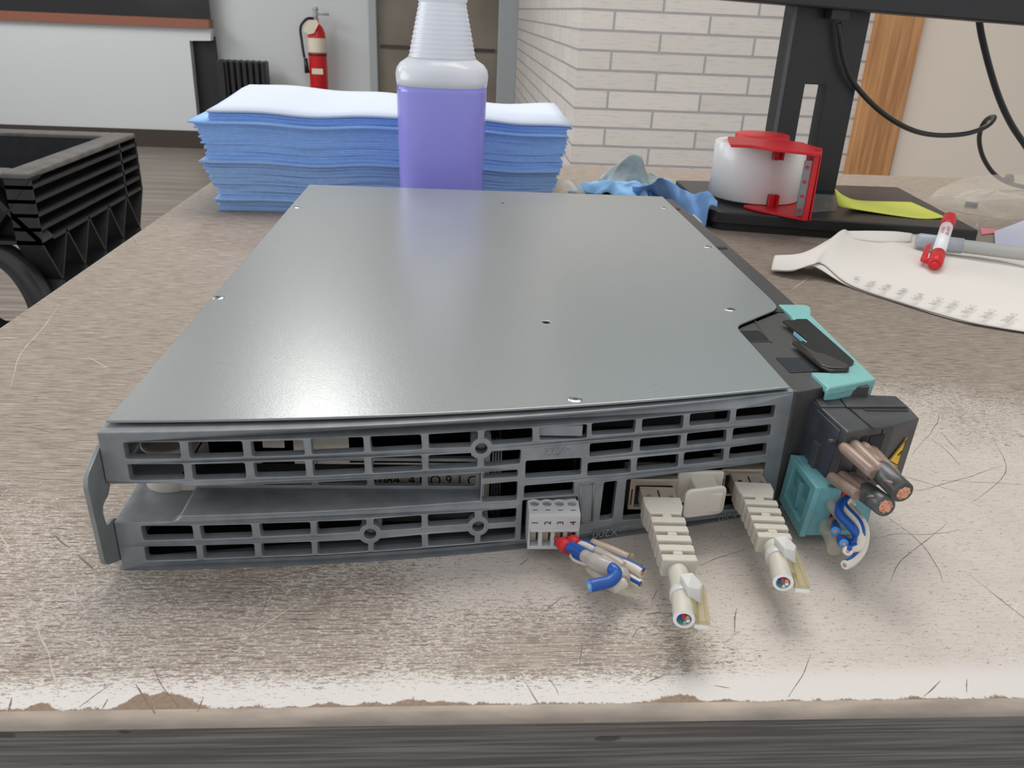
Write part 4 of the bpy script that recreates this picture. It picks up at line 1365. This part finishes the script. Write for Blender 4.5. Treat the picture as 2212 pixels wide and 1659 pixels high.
# ------------------------------------------------------------------ lofted sheets
def loft(name, A, B, mt, parent=None, n=60, mrows=16, th=.0006, amp=.0, fr=30, bulge=0.0, seed=0, minz=None):
    """sheet between rails A and B (lists of 3-D points)"""
    a = cr(A, 16); b = cr(B, 16)
    def at(l, t):
        x = t * (len(l) - 1); i = min(int(x), len(l) - 2)
        return l[i].lerp(l[i + 1], x - i)
    def fn(u, v):
        p = at(a, u).lerp(at(b, u), v)
        w_ = sin(pi * v)
        z = p.z + bulge * w_ + amp * (noise.noise(Vector((p.x * fr + seed, p.y * fr, seed))) + .5 * noise.noise(Vector((p.x * fr * 2.3, p.y * fr * 2.3 + seed, 0)))) * (.3 + w_)
        if minz is not None: z = max(minz, z)
        return Vector((p.x, p.y, z))
    m = MB().grid(fn, n, mrows)
    return m.build(name, mt, parent, solid=th)

def P6(x, y, z): return U(*Z6(x, y), 2, z)
def PB(x, y, z): return U(*ZB(x, y), 2, z)
def P4(x, y, z): return U(1500 + x / 3.107, y / 3.107, 2, z)

bag = loft('paper_bag', [P6(235, 735, .0030), P6(400, 738, .0060), P6(560, 690, .0110), P6(650, 690, .0090), P6(860, 850, .0025), P6(1300, 1000, .0020), P6(1750, 1130, .0020), P6(2080, 1190, .0020), P6(2500, 1250, .0020)],
           [P6(265, 620, .0090), P6(480, 600, .0120), P6(680, 500, .0150), P6(800, 420, .0190), P6(900, 440, .0130), P6(1330, 450, .0100), P6(1880, 520, .0060), P6(2212, 640, .0040), P6(2500, 700, .0030)], M_paper, None, 80, 22, .0005, .0016, 22, .0020, 4, .0012)
tag(bag, 'flattened white paper bag with printed sizes and a crumpled end', 'paper bag')
fb = loft('bag_fold', [P6(250, 742, .0012), P6(400, 742, .0040), P6(560, 700, .0090), P6(850, 862, .0010), P6(1300, 1008, .0010), P6(1750, 1138, .0010), P6(2500, 1260, .0010)],
          [P6(300, 660, .0020), P6(480, 650, .0060), P6(600, 640, .0100), P6(900, 800, .0012), P6(1330, 940, .0010), P6(1800, 1080, .0010), P6(2500, 1200, .0010)], M_paper, bag, 50, 3, .0004)
rl = loft('rolled_flap', [P6(800, 480, .0130), P6(960, 505, .0120), P6(1150, 520, .0110), P6(1330, 515, .0100)], [P6(830, 430, .0180), P6(1000, 428, .0170), P6(1200, 432, .0160), P6(1338, 448, .0140)], M_paper, bag, 30, 8, .0006, 0, 10, .0020)
# printed size lines along the near edge of the bag
prn = [((905, 800), 'x 8'), ((1010, 845), '4x10x6'), ((1130, 870), '5x10x6'), ((1255, 905), '6x10x8'), ((1380, 945), '6x12x8'), ((1530, 980), '8x12x12'), ((1650, 1010), '14x10x10'), ((1780, 1045), '18x15x12'), ((1930, 1080), '24x18x12'), ((2100, 1110), '28x20x15')]
for (x, y), s_ in prn:
    c = P6(x, y, .0052)
    ex = (P6(x + 60, y - 42, .0052) - c).normalized()
    ey = Vector((-ex.y, ex.x, 0))
    M = frame(c, ex, ey)
    o = text('printed_size', s_, .0058, M, M_print, bag)
    o.location.z += .0003

# red dry marker
def tube_thing(name, segs, parent):
    pass
rm = thing('marker_pen', 'red and white marker lying on the paper bag, cap end toward the module', 'marker')
pa, pb = U(2019, 572, 2, .0115), U(2052, 468, 2, .0285)
d = pb - pa
def q(t): return pa + d * t
MB().tube([q(.20), q(.78)], .0046, 24).build('barrel', M_wire_w, rm)
MB().tube([q(.76), q(.80), q(.97), q(.99)], [.0050, .0052, .0050, .0042], 24).build('end_cap', M_red, rm)
MB().tube([q(.985), q(1.02)], [.0030, .0026], 16).build('end_plug', M_wire_w, rm)
capo = MB().tube([q(.0), q(.03), q(.20)], [.0036, .0051, .0051], 24).build('cap', M_red, rm)
MB().tube([q(-.03), q(.01)], [.0022, .0030], 16).build('cap_tip', M_red, capo)
dn = d.normalized(); sd = dn.cross(Vector((0, 0, 1))).normalized()
m = MB(); m.tube([q(.04) - sd * .003, q(.06) - sd * .0080, q(.30) - sd * .0082, q(.36) - sd * .0070], [.0022, .0022, .0018, .0010], 12)
m.build('clip', M_red, capo)
up_ = sd.cross(dn)
Mx = Matrix(((sd.x, dn.x, up_.x, 0), (sd.y, dn.y, up_.y, 0), (sd.z, dn.z, up_.z, 0), (0, 0, 0, 1)))
def mk(t):
    c = q(t)
    return lambda x, y, z: c + dn * x + (sd * sin(y / .0047) + up_ * cos(y / .0047)) * .00472
text('barrel_print', 'DRY ERASE\nMARKER', .0036, mk(.58), M_red, rm)
# grey marker
gm = thing('marker_pen', 'grey capped marker lying across the back of the paper bag', 'marker')
ga, gb = U(1978, 519, 2, .0150), U(2250, 553, 2, .0140)
d2 = gb - ga
MB().tube([ga, ga + d2 * .03, ga + d2 * .38], [.0045, .0058, .0058], 22).build('cap', M_sharp, gm)
MB().tube([ga + d2 * .38, ga + d2 * .385, ga + d2 * .9, ga + d2 * .94], [.0058, .0050, .0050, .0035], 22).build('barrel', mat('pale_marker_barrel', (.48, .48, .46), .35), gm)

# sticky note
sn = loft('sticky_note', [P4(960, 1388, .0240), P4(1100, 1408, .0190), P4(1500, 1464, .0168), P4(1690, 1458, .0175)], [P4(945, 1268, .0440), P4(1010, 1315, .0290), P4(1120, 1345, .0180), P4(1455, 1355, .0168)], M_note, None, 30, 8, .0004)
tag(sn, 'yellow sticky note with curled edge on the black monitor base', 'sticky note')
cf_ = loft('plastic_film', [P4(560, 1400, .0172), P4(760, 1425, .0175), P4(960, 1410, .0172)], [P4(600, 1310, .0175), P4(780, 1300, .0210), P4(950, 1310, .0178)], M_blist, None, 24, 10, .0002, .0016, 90)
tag(cf_, 'crinkled clear film between tape dispenser and yellow note', 'plastic film')

# ------------------------------------------------------------------ monitor
mo = thing('monitor', 'black desktop monitor on a flat base with a slotted column', 'monitor')
bs = [(.3190, .4760), (.3250, .4680), (.5293, .4243), (.5530, .6100), (.3208, .6100)]
plate('stand_base', fillet([Vector(p) for p in bs], [.004, .004, .004, .004, .004], 4), [], .0100, lambda u, v, w_: (u, v, .0062 + w_), M_mon, mo, bev=.0012)
c0 = Vector((.43, .53))
plate('base_foot', [c0 + (Vector(p) - c0) * .965 for p in bs], [], .0062, lambda u, v, w_: (u, v, w_), M_blk, mo)
cw = [(.3970, .0160), (.4690, .0160), (.4690, .2400), (.3970, .2400)]
sl = [(.4205, .0330), (.4410, .0330), (.4410, .1138), (.4205, .1138)]
plate('stand_column', cw, [[Vector(p) for p in sl]], .0200, lambda u, v, w_: (u, .5700 + w_, v), M_mon, mo, bev=.0006)
MB().box(.3976, .4010, .5688, .5702, .017, .24).build('column_edge', mat('column_trim', (.10, .10, .11), .35), mo)
qa, qb = U(1500, -6, 1, .545), U(2212, 54, 1, .545)
ex = (qb - qa).normalized(); ey = Vector((0, 1, 0)); ez = ex.cross(ey)
qa = qa - ex * .10
Mm = Matrix(((ex.x, ey.x, ez.x, qa.x), (ex.y, ey.y, ez.y, qa.y), (ex.z, ey.z, ez.z, qa.z), (0, 0, 0, 1)))
MB().obox(Mm, 0, .54, 0, .030, 0, .32).build('monitor_case', M_mon, mo, bevel=.002)
MB().obox(Mm, .012, .528, -.0006, .0002, .0225, .308).build('screen', M_scr, mo)
MB().obox(Mm, .170, .215, .028, .050, .010, .08).build('column_mount', M_mon, mo)
MB().box(U(1792, 20, 1, .56).x, U(1830, 20, 1, .56).x, .553, .568, U(1810, 42, 1, .56).z, .182).build('cable_port', M_mon, mo)

# cords
def PY(x, y, yy): return U(1500 + x / 3.107, y / 3.107, 1, yy)
pts = [(968, 152, .561), (980, 240, .560), (1005, 400, .560), (1075, 565, .560), (1245, 745, .565), (1430, 860, .575), (1600, 905, .590), (1790, 902, .605), (1915, 870, .615), (1990, 825, .620), (2012, 785, .632), (1965, 800, .650), (1925, 860, .660), (1912, 950, .670), (1940, 1060, .680), (2010, 1165, .690), (2110, 1228, .700), (2240, 1262, .705)]
c = MB().tube(cr([PY(*p) for p in pts], 8), .0024, 14).build('display_cable', M_cord)
tag(c, 'thin black cord looping from the monitor column across the beige wall', 'cable')
pts = [(1905, 100, .600), (1930, 250, .602), (1985, 470, .606), (2050, 670, .610), (2130, 840, .612), (2230, 990, .610), (2360, 1180, .600), (2450, 1270, .590)]
c = MB().tube(cr([PY(*p) for p in pts], 8), .0031, 14).build('hanging_cable', M_cord)
tag(c, 'thicker black cord hanging straight down behind the monitor at the right', 'cable')
m = MB(); k_ = PY(2110, 1205, .700)
m.lathe([(.001, -.005), (.005, -.004), (.006, 0), (.004, .005), (.001, .006)], k_, 14)
tag(m.build('cord_clip', M_cord), 'small black clip on the cord above the clear blister pack', 'cord clip')

# ------------------------------------------------------------------ tape dispenser and roll
ty0 = .526
tl, tr_ = U(1540, 370, 1, ty0), U(1727, 378, 1, ty0)
tcx = (tl.x + tr_.x) / 2; trr = (tr_.x - tl.x) / 2
tzb, tzt = U(1640, 430, 1, ty0 - trr).z, U(1640, 322, 1, ty0 - trr).z
tzb = .0192
trl = thing('tape_roll', 'thick roll of clear packing tape standing in the red dispenser', 'tape roll')
m = MB()
m.lathe([(trr - .0008, tzb), (trr, tzb + .0008), (trr, tzt - .0008), (trr - .0008, tzt), (.0275, tzt), (.0275, tzt - .015)], (tcx, ty0, 0), 64)
m.build('tape_winding', M_tape, trl)
MB().lathe([(.0270, tzt - .0066), (.0270, tzt + .0006), (.0245, tzt + .0006), (.0245, tzt - .006)], (tcx, ty0, 0), 48).build('paper_core', M_core, trl)
td = thing('tape_dispenser', 'red plastic tape dispenser frame with a toothed steel blade', 'tape dispenser')
ZD = lambda x, y: (1480 + x / 6.144, 270 + y / 6.144)
def PD(x, y, z): return U(*ZD(x, y), 2, z)
zl = .0165
ql = [PD(*p, zl + .0022) for p in [(765, 1065), (900, 1105), (1150, 1155), (1400, 1205), (1590, 1240), (1640, 1200), (1500, 1040), (1400, 1030), (1240, 1050), (900, 1048)]]
zu = tzt + .0045
low_ = plate('bottom_arm', fillet([Vector((v.x, v.y)) for v in ql], .002, 3), [], .0022, lambda u, v, w_: (u, v, zl + w_), M_red, td, bev=.0004)
pR0 = PD(1635, 1200, zl + .0022); pL = PD(1590, 1240, zl + .0022)
# upright bar: rises from the bottom arm to the top arm
yu = pL.y
topR = U(*ZD(1790, 400), 1, yu)
botR = U(*ZD(1635, 1215), 1, yu)
wbar = (U(*ZD(1800, 600), 1, yu) - U(*ZD(1725, 600), 1, yu)).length
m = MB()
m.hexa([(botR.x - wbar, yu, zl), (botR.x, yu, zl), (botR.x + .002, yu + .004, zl), (botR.x - wbar, yu + .004, zl)], [(topR.x - wbar, yu, zu + .002), (topR.x, yu, zu + .002), (topR.x + .002, yu + .004, zu + .002), (topR.x - wbar, yu + .004, zu + .002)])
m.hexa([(botR.x + .0016, yu + .0005, zl), (botR.x + .0030, yu + .0005, zl), (botR.x + .004, yu + .030, zl), (botR.x + .0025, yu + .030, zl)], [(topR.x + .0006, yu + .0005, zu + .002), (topR.x + .0020, yu + .0005, zu + .002), (topR.x + .0030, yu + .030, zu + .002), (topR.x + .0015, yu + .030, zu + .002)])
m.build('upright', M_red, td, bevel=.0006)
xb0 = botR.x - wbar
m = MB()
m.hexa([(xb0 - .0062, yu + .001, zl + .004), (xb0, yu + .001, zl + .004), (xb0, yu + .002, zl + .004), (xb0 - .0062, yu + .002, zl + .004)], [(topR.x - wbar - .0062, yu + .001, zu - .006), (topR.x - wbar, yu + .001, zu - .006), (topR.x - wbar, yu + .002, zu - .006), (topR.x - wbar - .0062, yu + .002, zu - .006)])
bld = m.build('blade', M_blade, td)
for k in range(4):
    t = .10 + .26 * k
    x = xb0 + (topR.x - botR.x) * t - .0032; z = zl + .004 + (zu - zl - .010) * t
    MB().tube([(x, yu + .0012, z), (x, yu - .0002, z)], .0013, 12).build('rivet', M_red, bld)
m = MB()
m.hexa([(xb0 + .0010, yu + .016, zl + .008), (xb0 + .0080, yu + .014, zl + .008), (xb0 + .008, yu + .016, zl + .008), (xb0 + .0010, yu + .018, zl + .008)], [(xb0 + .0050, yu + .016, zu - .006), (xb0 + .0120, yu + .014, zu - .006), (xb0 + .012, yu + .016, zu - .006), (xb0 + .0050, yu + .018, zu - .006)])
m.build('guide_plate', mat('deep_red', (.40, .012, .018), .4), td)
# top arm
qt = [U(*ZD(*p), 2, zu) for p in [(560, 182), (605, 290), (880, 300), (1200, 350), (1700, 405), (1800, 400), (1815, 345), (1640, 295), (1560, 262), (1050, 200)]]
plate('top_arm', fillet([Vector((v.x, v.y)) for v in qt], .0015, 3), [], .0024, lambda u, v, w_: (u, v, zu - .0004 + w_), M_red, td, bev=.0004)
MB().lathe([(.0236, zu - .009), (.0236, zu + .0025), (.0225, zu + .0032), (.006, zu + .0032)], (tcx, ty0, 0), 40).build('hub', M_red, td)
for (px, z0, z1) in ((1250, zu - .0125, zu), (1165, zl + .002, zl + .0125)):
    c = U(*ZD(px, 420 if px == 1250 else 1100), 1, ty0 - trr - .0035)
    m = MB(); m.box(c.x - .0052, c.x - .0010, c.y - .002, c.y + .003, z0, z1); m.box(c.x + .0014, c.x + .0036, c.y - .002, c.y + .003, z0, z1); m.box(c.x - .0052, c.x + .0036, c.y + .001, c.y + .003, z0, z1)
    m.build('roll_tab', M_red, td, bevel=.0003)

# ------------------------------------------------------------------ rags and small things behind the module
def rag(name, label, c, rx, ry, h, mt, seed, cat='rag'):
    def fn(u, v):
        th = 2 * pi * u; r = v
        e = 1 + .22 * sin(3 * th + seed) + .12 * sin(7 * th + seed * 2)
        x = c[0] + rx * r * e * cos(th); y = c[1] + ry * r * e * sin(th)
        nz = noise.noise(Vector((x * 38 + seed, y * 38, seed))); n2 = noise.noise(Vector((x * 85, y * 85 + seed, 0)))
        z = h * (1 - r ** 2.2) * (.80 + .8 * nz) + .003 * n2 * (1 - r) + .0035 * abs(noise.noise(Vector((th * 2.2, seed, 0)))) * r * 2
        return Vector((x + .006 * nz, y + .006 * n2, max(.0008, z)))
    return tag(MB().grid(fn, 56, 16).build(name, mt, solid=.0007), label, cat)
rag('crumpled_rag', 'grey green rag bunched up in a peak behind the module', (.287, .655), .040, .030, .030, M_rag2, 2.2)
rag('crumpled_rag', 'wrinkled blue rag left of the grey green peaked rag', (.262, .615), .038, .022, .017, M_rag, 5.1)
rag('crumpled_rag', 'small curled blue rag in front of the grey green rag', (.293, .590), .016, .014, .017, mat('lighter_rag', (.18, .33, .58), .95, var=.2, scale=60, bump=.4), 1.3)
rd = loft('crumpled_rag', [PB(-60, 215, .001), PB(120, 218, .001), PB(320, 300, .002), PB(480, 420, .001), PB(640, 520, .001), PB(700, 540, .001), PB(745, 330, .0195), PB(825, 330, .0200)],
          [PB(-60, 110, .010), PB(120, 85, .018), PB(235, 25, .030), PB(390, 100, .022), PB(500, 165, .020), PB(580, 205, .018), PB(730, 175, .026), PB(830, 270, .024)], mat('sky_blue_rag', (.19, .36, .66), .95, var=.18, scale=50, bump=.4), None, 60, 16, .0008, .0040, 45, .0015, 3, .0008)
tag(rd, 'long blue rag draped from the module corner up to the tape roll', 'rag')
pbg = rag('plastic_bag', 'small crumpled clear plastic bag between cloth stack and rags', (.205, .585), .026, .020, .020, M_blist, 4.4, 'plastic bag')
m = MB(); m.lathe([(.003, 0), (.009, .001), (.011, .006), (.009, .012), (.004, .015)], (.149, .455, 0), 12)
tag(m.build('black_stopper', M_black), 'small black stopper at the foot of the cloth stack, right of the bottle', 'stopper')

# clear blister pack and papers at the right
def dome(u, v):
    th = 2 * pi * u
    r = v
    z = .001 + .030 * max(0, 1 - r ** 3.0) ** .6 + .0012 * noise.noise(Vector((cos(th) * 4, sin(th) * 4, r * 6)))
    return Vector((.700 + .112 * r * cos(th), .600 + .072 * r * sin(th), z))
bp_ = thing('blister_pack', 'clear plastic blister shell at the right edge behind the markers', 'plastic pack')
MB().grid(dome, 48, 14).build('shell', M_blist, bp_, solid=.0005)
m = MB(); e0 = U(2085, 440, 2, .004); m.hexa([(e0.x, e0.y, .001), (e0.x + .010, e0.y - .006, .001), (e0.x + .012, e0.y - .003, .001), (e0.x + .002, e0.y + .003, .001)], [(e0.x, e0.y, .006), (e0.x + .010, e0.y - .006, .006), (e0.x + .012, e0.y - .003, .006), (e0.x + .002, e0.y + .003, .006)])
m.build('hinge_tab', M_mon, bp_)
def flatp(name, pts, z, mt, label, cat, th=.0006):
    q = [U(px, py, 2, z) for px, py in pts]
    return tag(plate(name, [Vector((v.x, v.y)) for v in q], [], th, lambda u, v, w_: (u, v, z - th + w_), mt), label, cat)
flatp('paper_sheet', [(2148, 500), (2212, 476), (2300, 470), (2300, 560), (2212, 545), (2150, 528)], .0018, mat('lilac_paper', (.55, .56, .68), .7), 'pale lilac paper corner at the right picture edge', 'paper')
flatp('card', [(2118, 492), (2168, 496), (2148, 503), (2120, 506)], .0010, mat('pink_card', (.70, .22, .24), .6), 'small pink card sticking out beside the monitor base corner', 'card')

# ------------------------------------------------------------------ things at the back of the room
fe = thing('fire_extinguisher', 'red fire extinguisher hung on the white wall left of the door', 'fire extinguisher')
fx, fy = U(686, 120, 1, 6.48).x, 6.48
def fz(py): return U(686, py, 1, fy).z
R_ = (U(706, 150, 1, fy).x - U(667, 150, 1, fy).x) / 2
MB().lathe([(R_ * .85, fz(205)), (R_, fz(202)), (R_, fz(82)), (R_ * .93, fz(70)), (R_ * .7, fz(58)), (R_ * .3, fz(50)), (R_ * .3, fz(42))], (fx, fy, 0), 28).build('cylinder', M_ext, fe)
MB().lathe([(R_ * 1.01, fz(113)), (R_ * 1.015, fz(112)), (R_ * 1.015, fz(83)), (R_ * 1.01, fz(82))], (fx, fy, 0), 28).build('label_band', M_tagp, fe)
MB().lathe([(R_ * 1.02, fz(120)), (R_ * 1.04, fz(119.5)), (R_ * 1.04, fz(116.5)), (R_ * 1.02, fz(116))], (fx, fy, 0), 28).build('strap', M_black, fe)
m = MB(); zz = fz(152); m.box(fx - R_ * .55, fx + R_ * .65, fy - R_ * 1.03, fy - R_ * .7, fz(159), fz(147)); m.build('lower_label', M_tagp, fe)
m = MB(); m.tube([(fx, fy, fz(46)), (fx, fy, fz(22))], .018, 12); m.tube([(fx, fy, fz(30)), (fx + .10, fy - .01, fz(30))], .008, 8); m.tube([(fx - .02, fy, fz(22)), (fx + .02, fy, fz(18))], .012, 8)
m.build('valve_handle', M_frame, fe)
MB().tube(cr([(fx - .01, fy, fz(40)), (fx - .06, fy - .03, fz(42)), (fx - .108, fy - .03, fz(60)), (fx - .105, fy - .03, fz(90)), (fx - .095, fy - .03, fz(120)), (fx - .09, fy - .03, fz(125))], 6), .010, 10).build('hose', M_cord, fe)
MB().tube([(fx - .085, fy - .03, fz(126)), (fx - .08, fy - .03, fz(158))], [.014, .018], 10).build('nozzle', M_cord, fe)
plate('paper_tag', [Vector((U(*p, 1, fy - .09).x, U(*p, 1, fy - .09).z)) for p in [(665, 45), (684, 42), (688, 52), (678, 72), (666, 74), (654, 66)]], [], .002, lambda u, v, w_: (u, fy - .09 + w_, v), M_tagp, fe)

ra = thing('radiator', 'black ribbed radiator standing against the white wall', 'radiator')
rx0, rx1 = U(475, 160, 1, 6.45).x, U(581, 160, 1, 6.45).x
rzt = U(530, 130, 1, 6.45).z
n = 8
for k in range(n):
    x = rx0 + (rx1 - rx0) * (k + .5) / n
    MB().box(x - .017, x + .017, 6.36, 6.50, FZ + .06, rzt).build('radiator_fin', M_black, ra, bevel=.012)
m = MB(); m.box(rx0 + .01, rx1 - .01, 6.40, 6.46, FZ + .12, FZ + .18); m.box(rx0 + .01, rx1 - .01, 6.39, 6.47, rzt - .16, rzt - .10)
m.build('header_pipe', M_blk, ra)
MB().box(rx0 + .01, rx0 + .06, 6.34, 6.51, FZ, rzt - .01).build('control_side', M_black, ra)

# black plastic pallet box beyond the left end of the bench
pbx = thing('pallet_box', 'black ribbed plastic pallet box on arched legs beyond the bench end', 'pallet box')
X0, X1, Y0, Y1 = -1.45, -.573, 1.139, 1.605
Zt_, Zb_ = -.100, U(85, 530, 0, -.573).z
Hh = Zt_ - Zb_
m = MB()
m.box(X1 - .045, X1, Y0, Y1, Zt_ - .010, Zt_); m.box(X0, X0 + .045, Y0, Y1, Zt_ - .010, Zt_)
m.box(X0 + .045, X1 - .045, Y1 - .045, Y1, Zt_ - .010, Zt_); m.box(X0 + .045, X1 - .045, Y0, Y0 + .045, Zt_ - .010, Zt_)
m.build('top_rim', mat('scuffed_black_rim', (.11, .105, .10), .4, var=.35, scale=30), pbx, bevel=.003)
m = MB()
m.box(X1 - .045, X1 - .036, Y0 + .03, Y1, Zb_, Zt_ - .01)
for k in range(5):
    z = Zb_ + Hh * k / 5
    m.box(X1 - .040, X1, Y0, Y1, z - .003, z + .003)
for y in (Y0 + .003, Y1 - .090, Y1 - .003):
    m.box(X1 - .040, X1, y - .003, y + .003, Zb_, Zt_ - .01)
m.build('side_wall', M_black, pbx)
m = MB()
m.box(X0, X1 - .045, Y0 + .036, Y0 + .045, Zb_, Zt_ - .01)
m.box(X0, X1, Y0, Y0 + .04, Zb_ - .003, Zb_ + .003)
L_ = X1 - X0
nn = 10
for k in range(nn):
    xa_ = X1 - L_ * k / nn; xb_ = X1 - L_ * (k + 1) / nn
    for (z0, z1) in ((Zb_, Zt_ - .01), (Zt_ - .01, Zb_)):
        m.hexa([(xa_ - .003, Y0, z0 - .003), (xa_ + .003, Y0, z0 + .003), (xa_ + .003, Y0 + .038, z0 + .003), (xa_ - .003, Y0 + .038, z0 - .003)], [(xb_ - .003, Y0, z1 - .003), (xb_ + .003, Y0, z1 + .003), (xb_ + .003, Y0 + .038, z1 + .003), (xb_ - .003, Y0 + .038, z1 - .003)])
m.build('near_wall', M_black, pbx)
m = MB()
m.box(X0, X1 - .045, Y1 - .045, Y1 - .036, Zb_, Zt_ - .01); m.box(X0, X0 + .009, Y0, Y1, Zb_, Zt_ - .01); m.box(X0, X1 - .04, Y0 + .04, Y1 - .04, Zb_, Zb_ + .01)
m.build('far_wall', M_black, pbx)
m = MB()
Zd = Zb_ - .15
for k in range(5):
    ya = Y0 + (Y1 - Y0) * k / 5; yb = Y0 + (Y1 - Y0) * (k + 1) / 5
    for (z0, z1) in ((Zb_, Zd), (Zd, Zb_)):
        m.hexa([(X1 - .04, ya, z0 - .003), (X1, ya, z0 - .003), (X1, ya, z0 + .004), (X1 - .04, ya, z0 + .004)], [(X1 - .04, yb, z1 - .003), (X1, yb, z1 - .003), (X1, yb, z1 + .004), (X1 - .04, yb, z1 + .004)])
m.box(X1 - .05, X1, Y0, Y1, Zd - .012, Zd)
m.box(X0, X1, Y0, Y0 + .04, Zd - .012, Zd)
for k in range(1, 5):
    xa_ = X1 - .10 - L_ * (k - 1) / 5; xb_ = xa_ - L_ / 5
    m.hexa([(xa_ - .004, Y0, Zd), (xa_ + .004, Y0, Zd), (xa_ + .004, Y0 + .03, Zd), (xa_ - .004, Y0 + .03, Zd)], [(xb_ - .004, Y0, Zb_ - .04), (xb_ + .004, Y0, Zb_ - .04), (xb_ + .004, Y0 + .03, Zb_ - .04), (xb_ - .004, Y0 + .03, Zb_ - .04)])
m.build('bottom_truss', M_black, pbx)
gloss = mat('glossy_black_plastic', (.03, .03, .032), .25)
MB().tube(cr([(X1 - .130, Y0 + .02, Zb_ - .012), (X1 - .070, Y0 + .02, Zb_ - .03), (X1 - .038, Y0 + .02, Zb_ - .08), (X1 - .030, Y0 + .02, Zb_ - .14), (X1 - .045, Y0 + .02, Zb_ - .22), (X1 - .10, Y0 + .02, Zb_ - .34)], 8), .022, 18).build('corner_arch', gloss, pbx)
for (lx, ly) in ((X1 - .05, Y0 + .05), (X0 + .05, Y0 + .05), (X1 - .05, Y1 - .05), (X0 + .05, Y1 - .05)):
    MB().box(lx - .04, lx + .04, ly - .04, ly + .04, FZ, Zd).build('leg', M_black, pbx, bevel=.006)
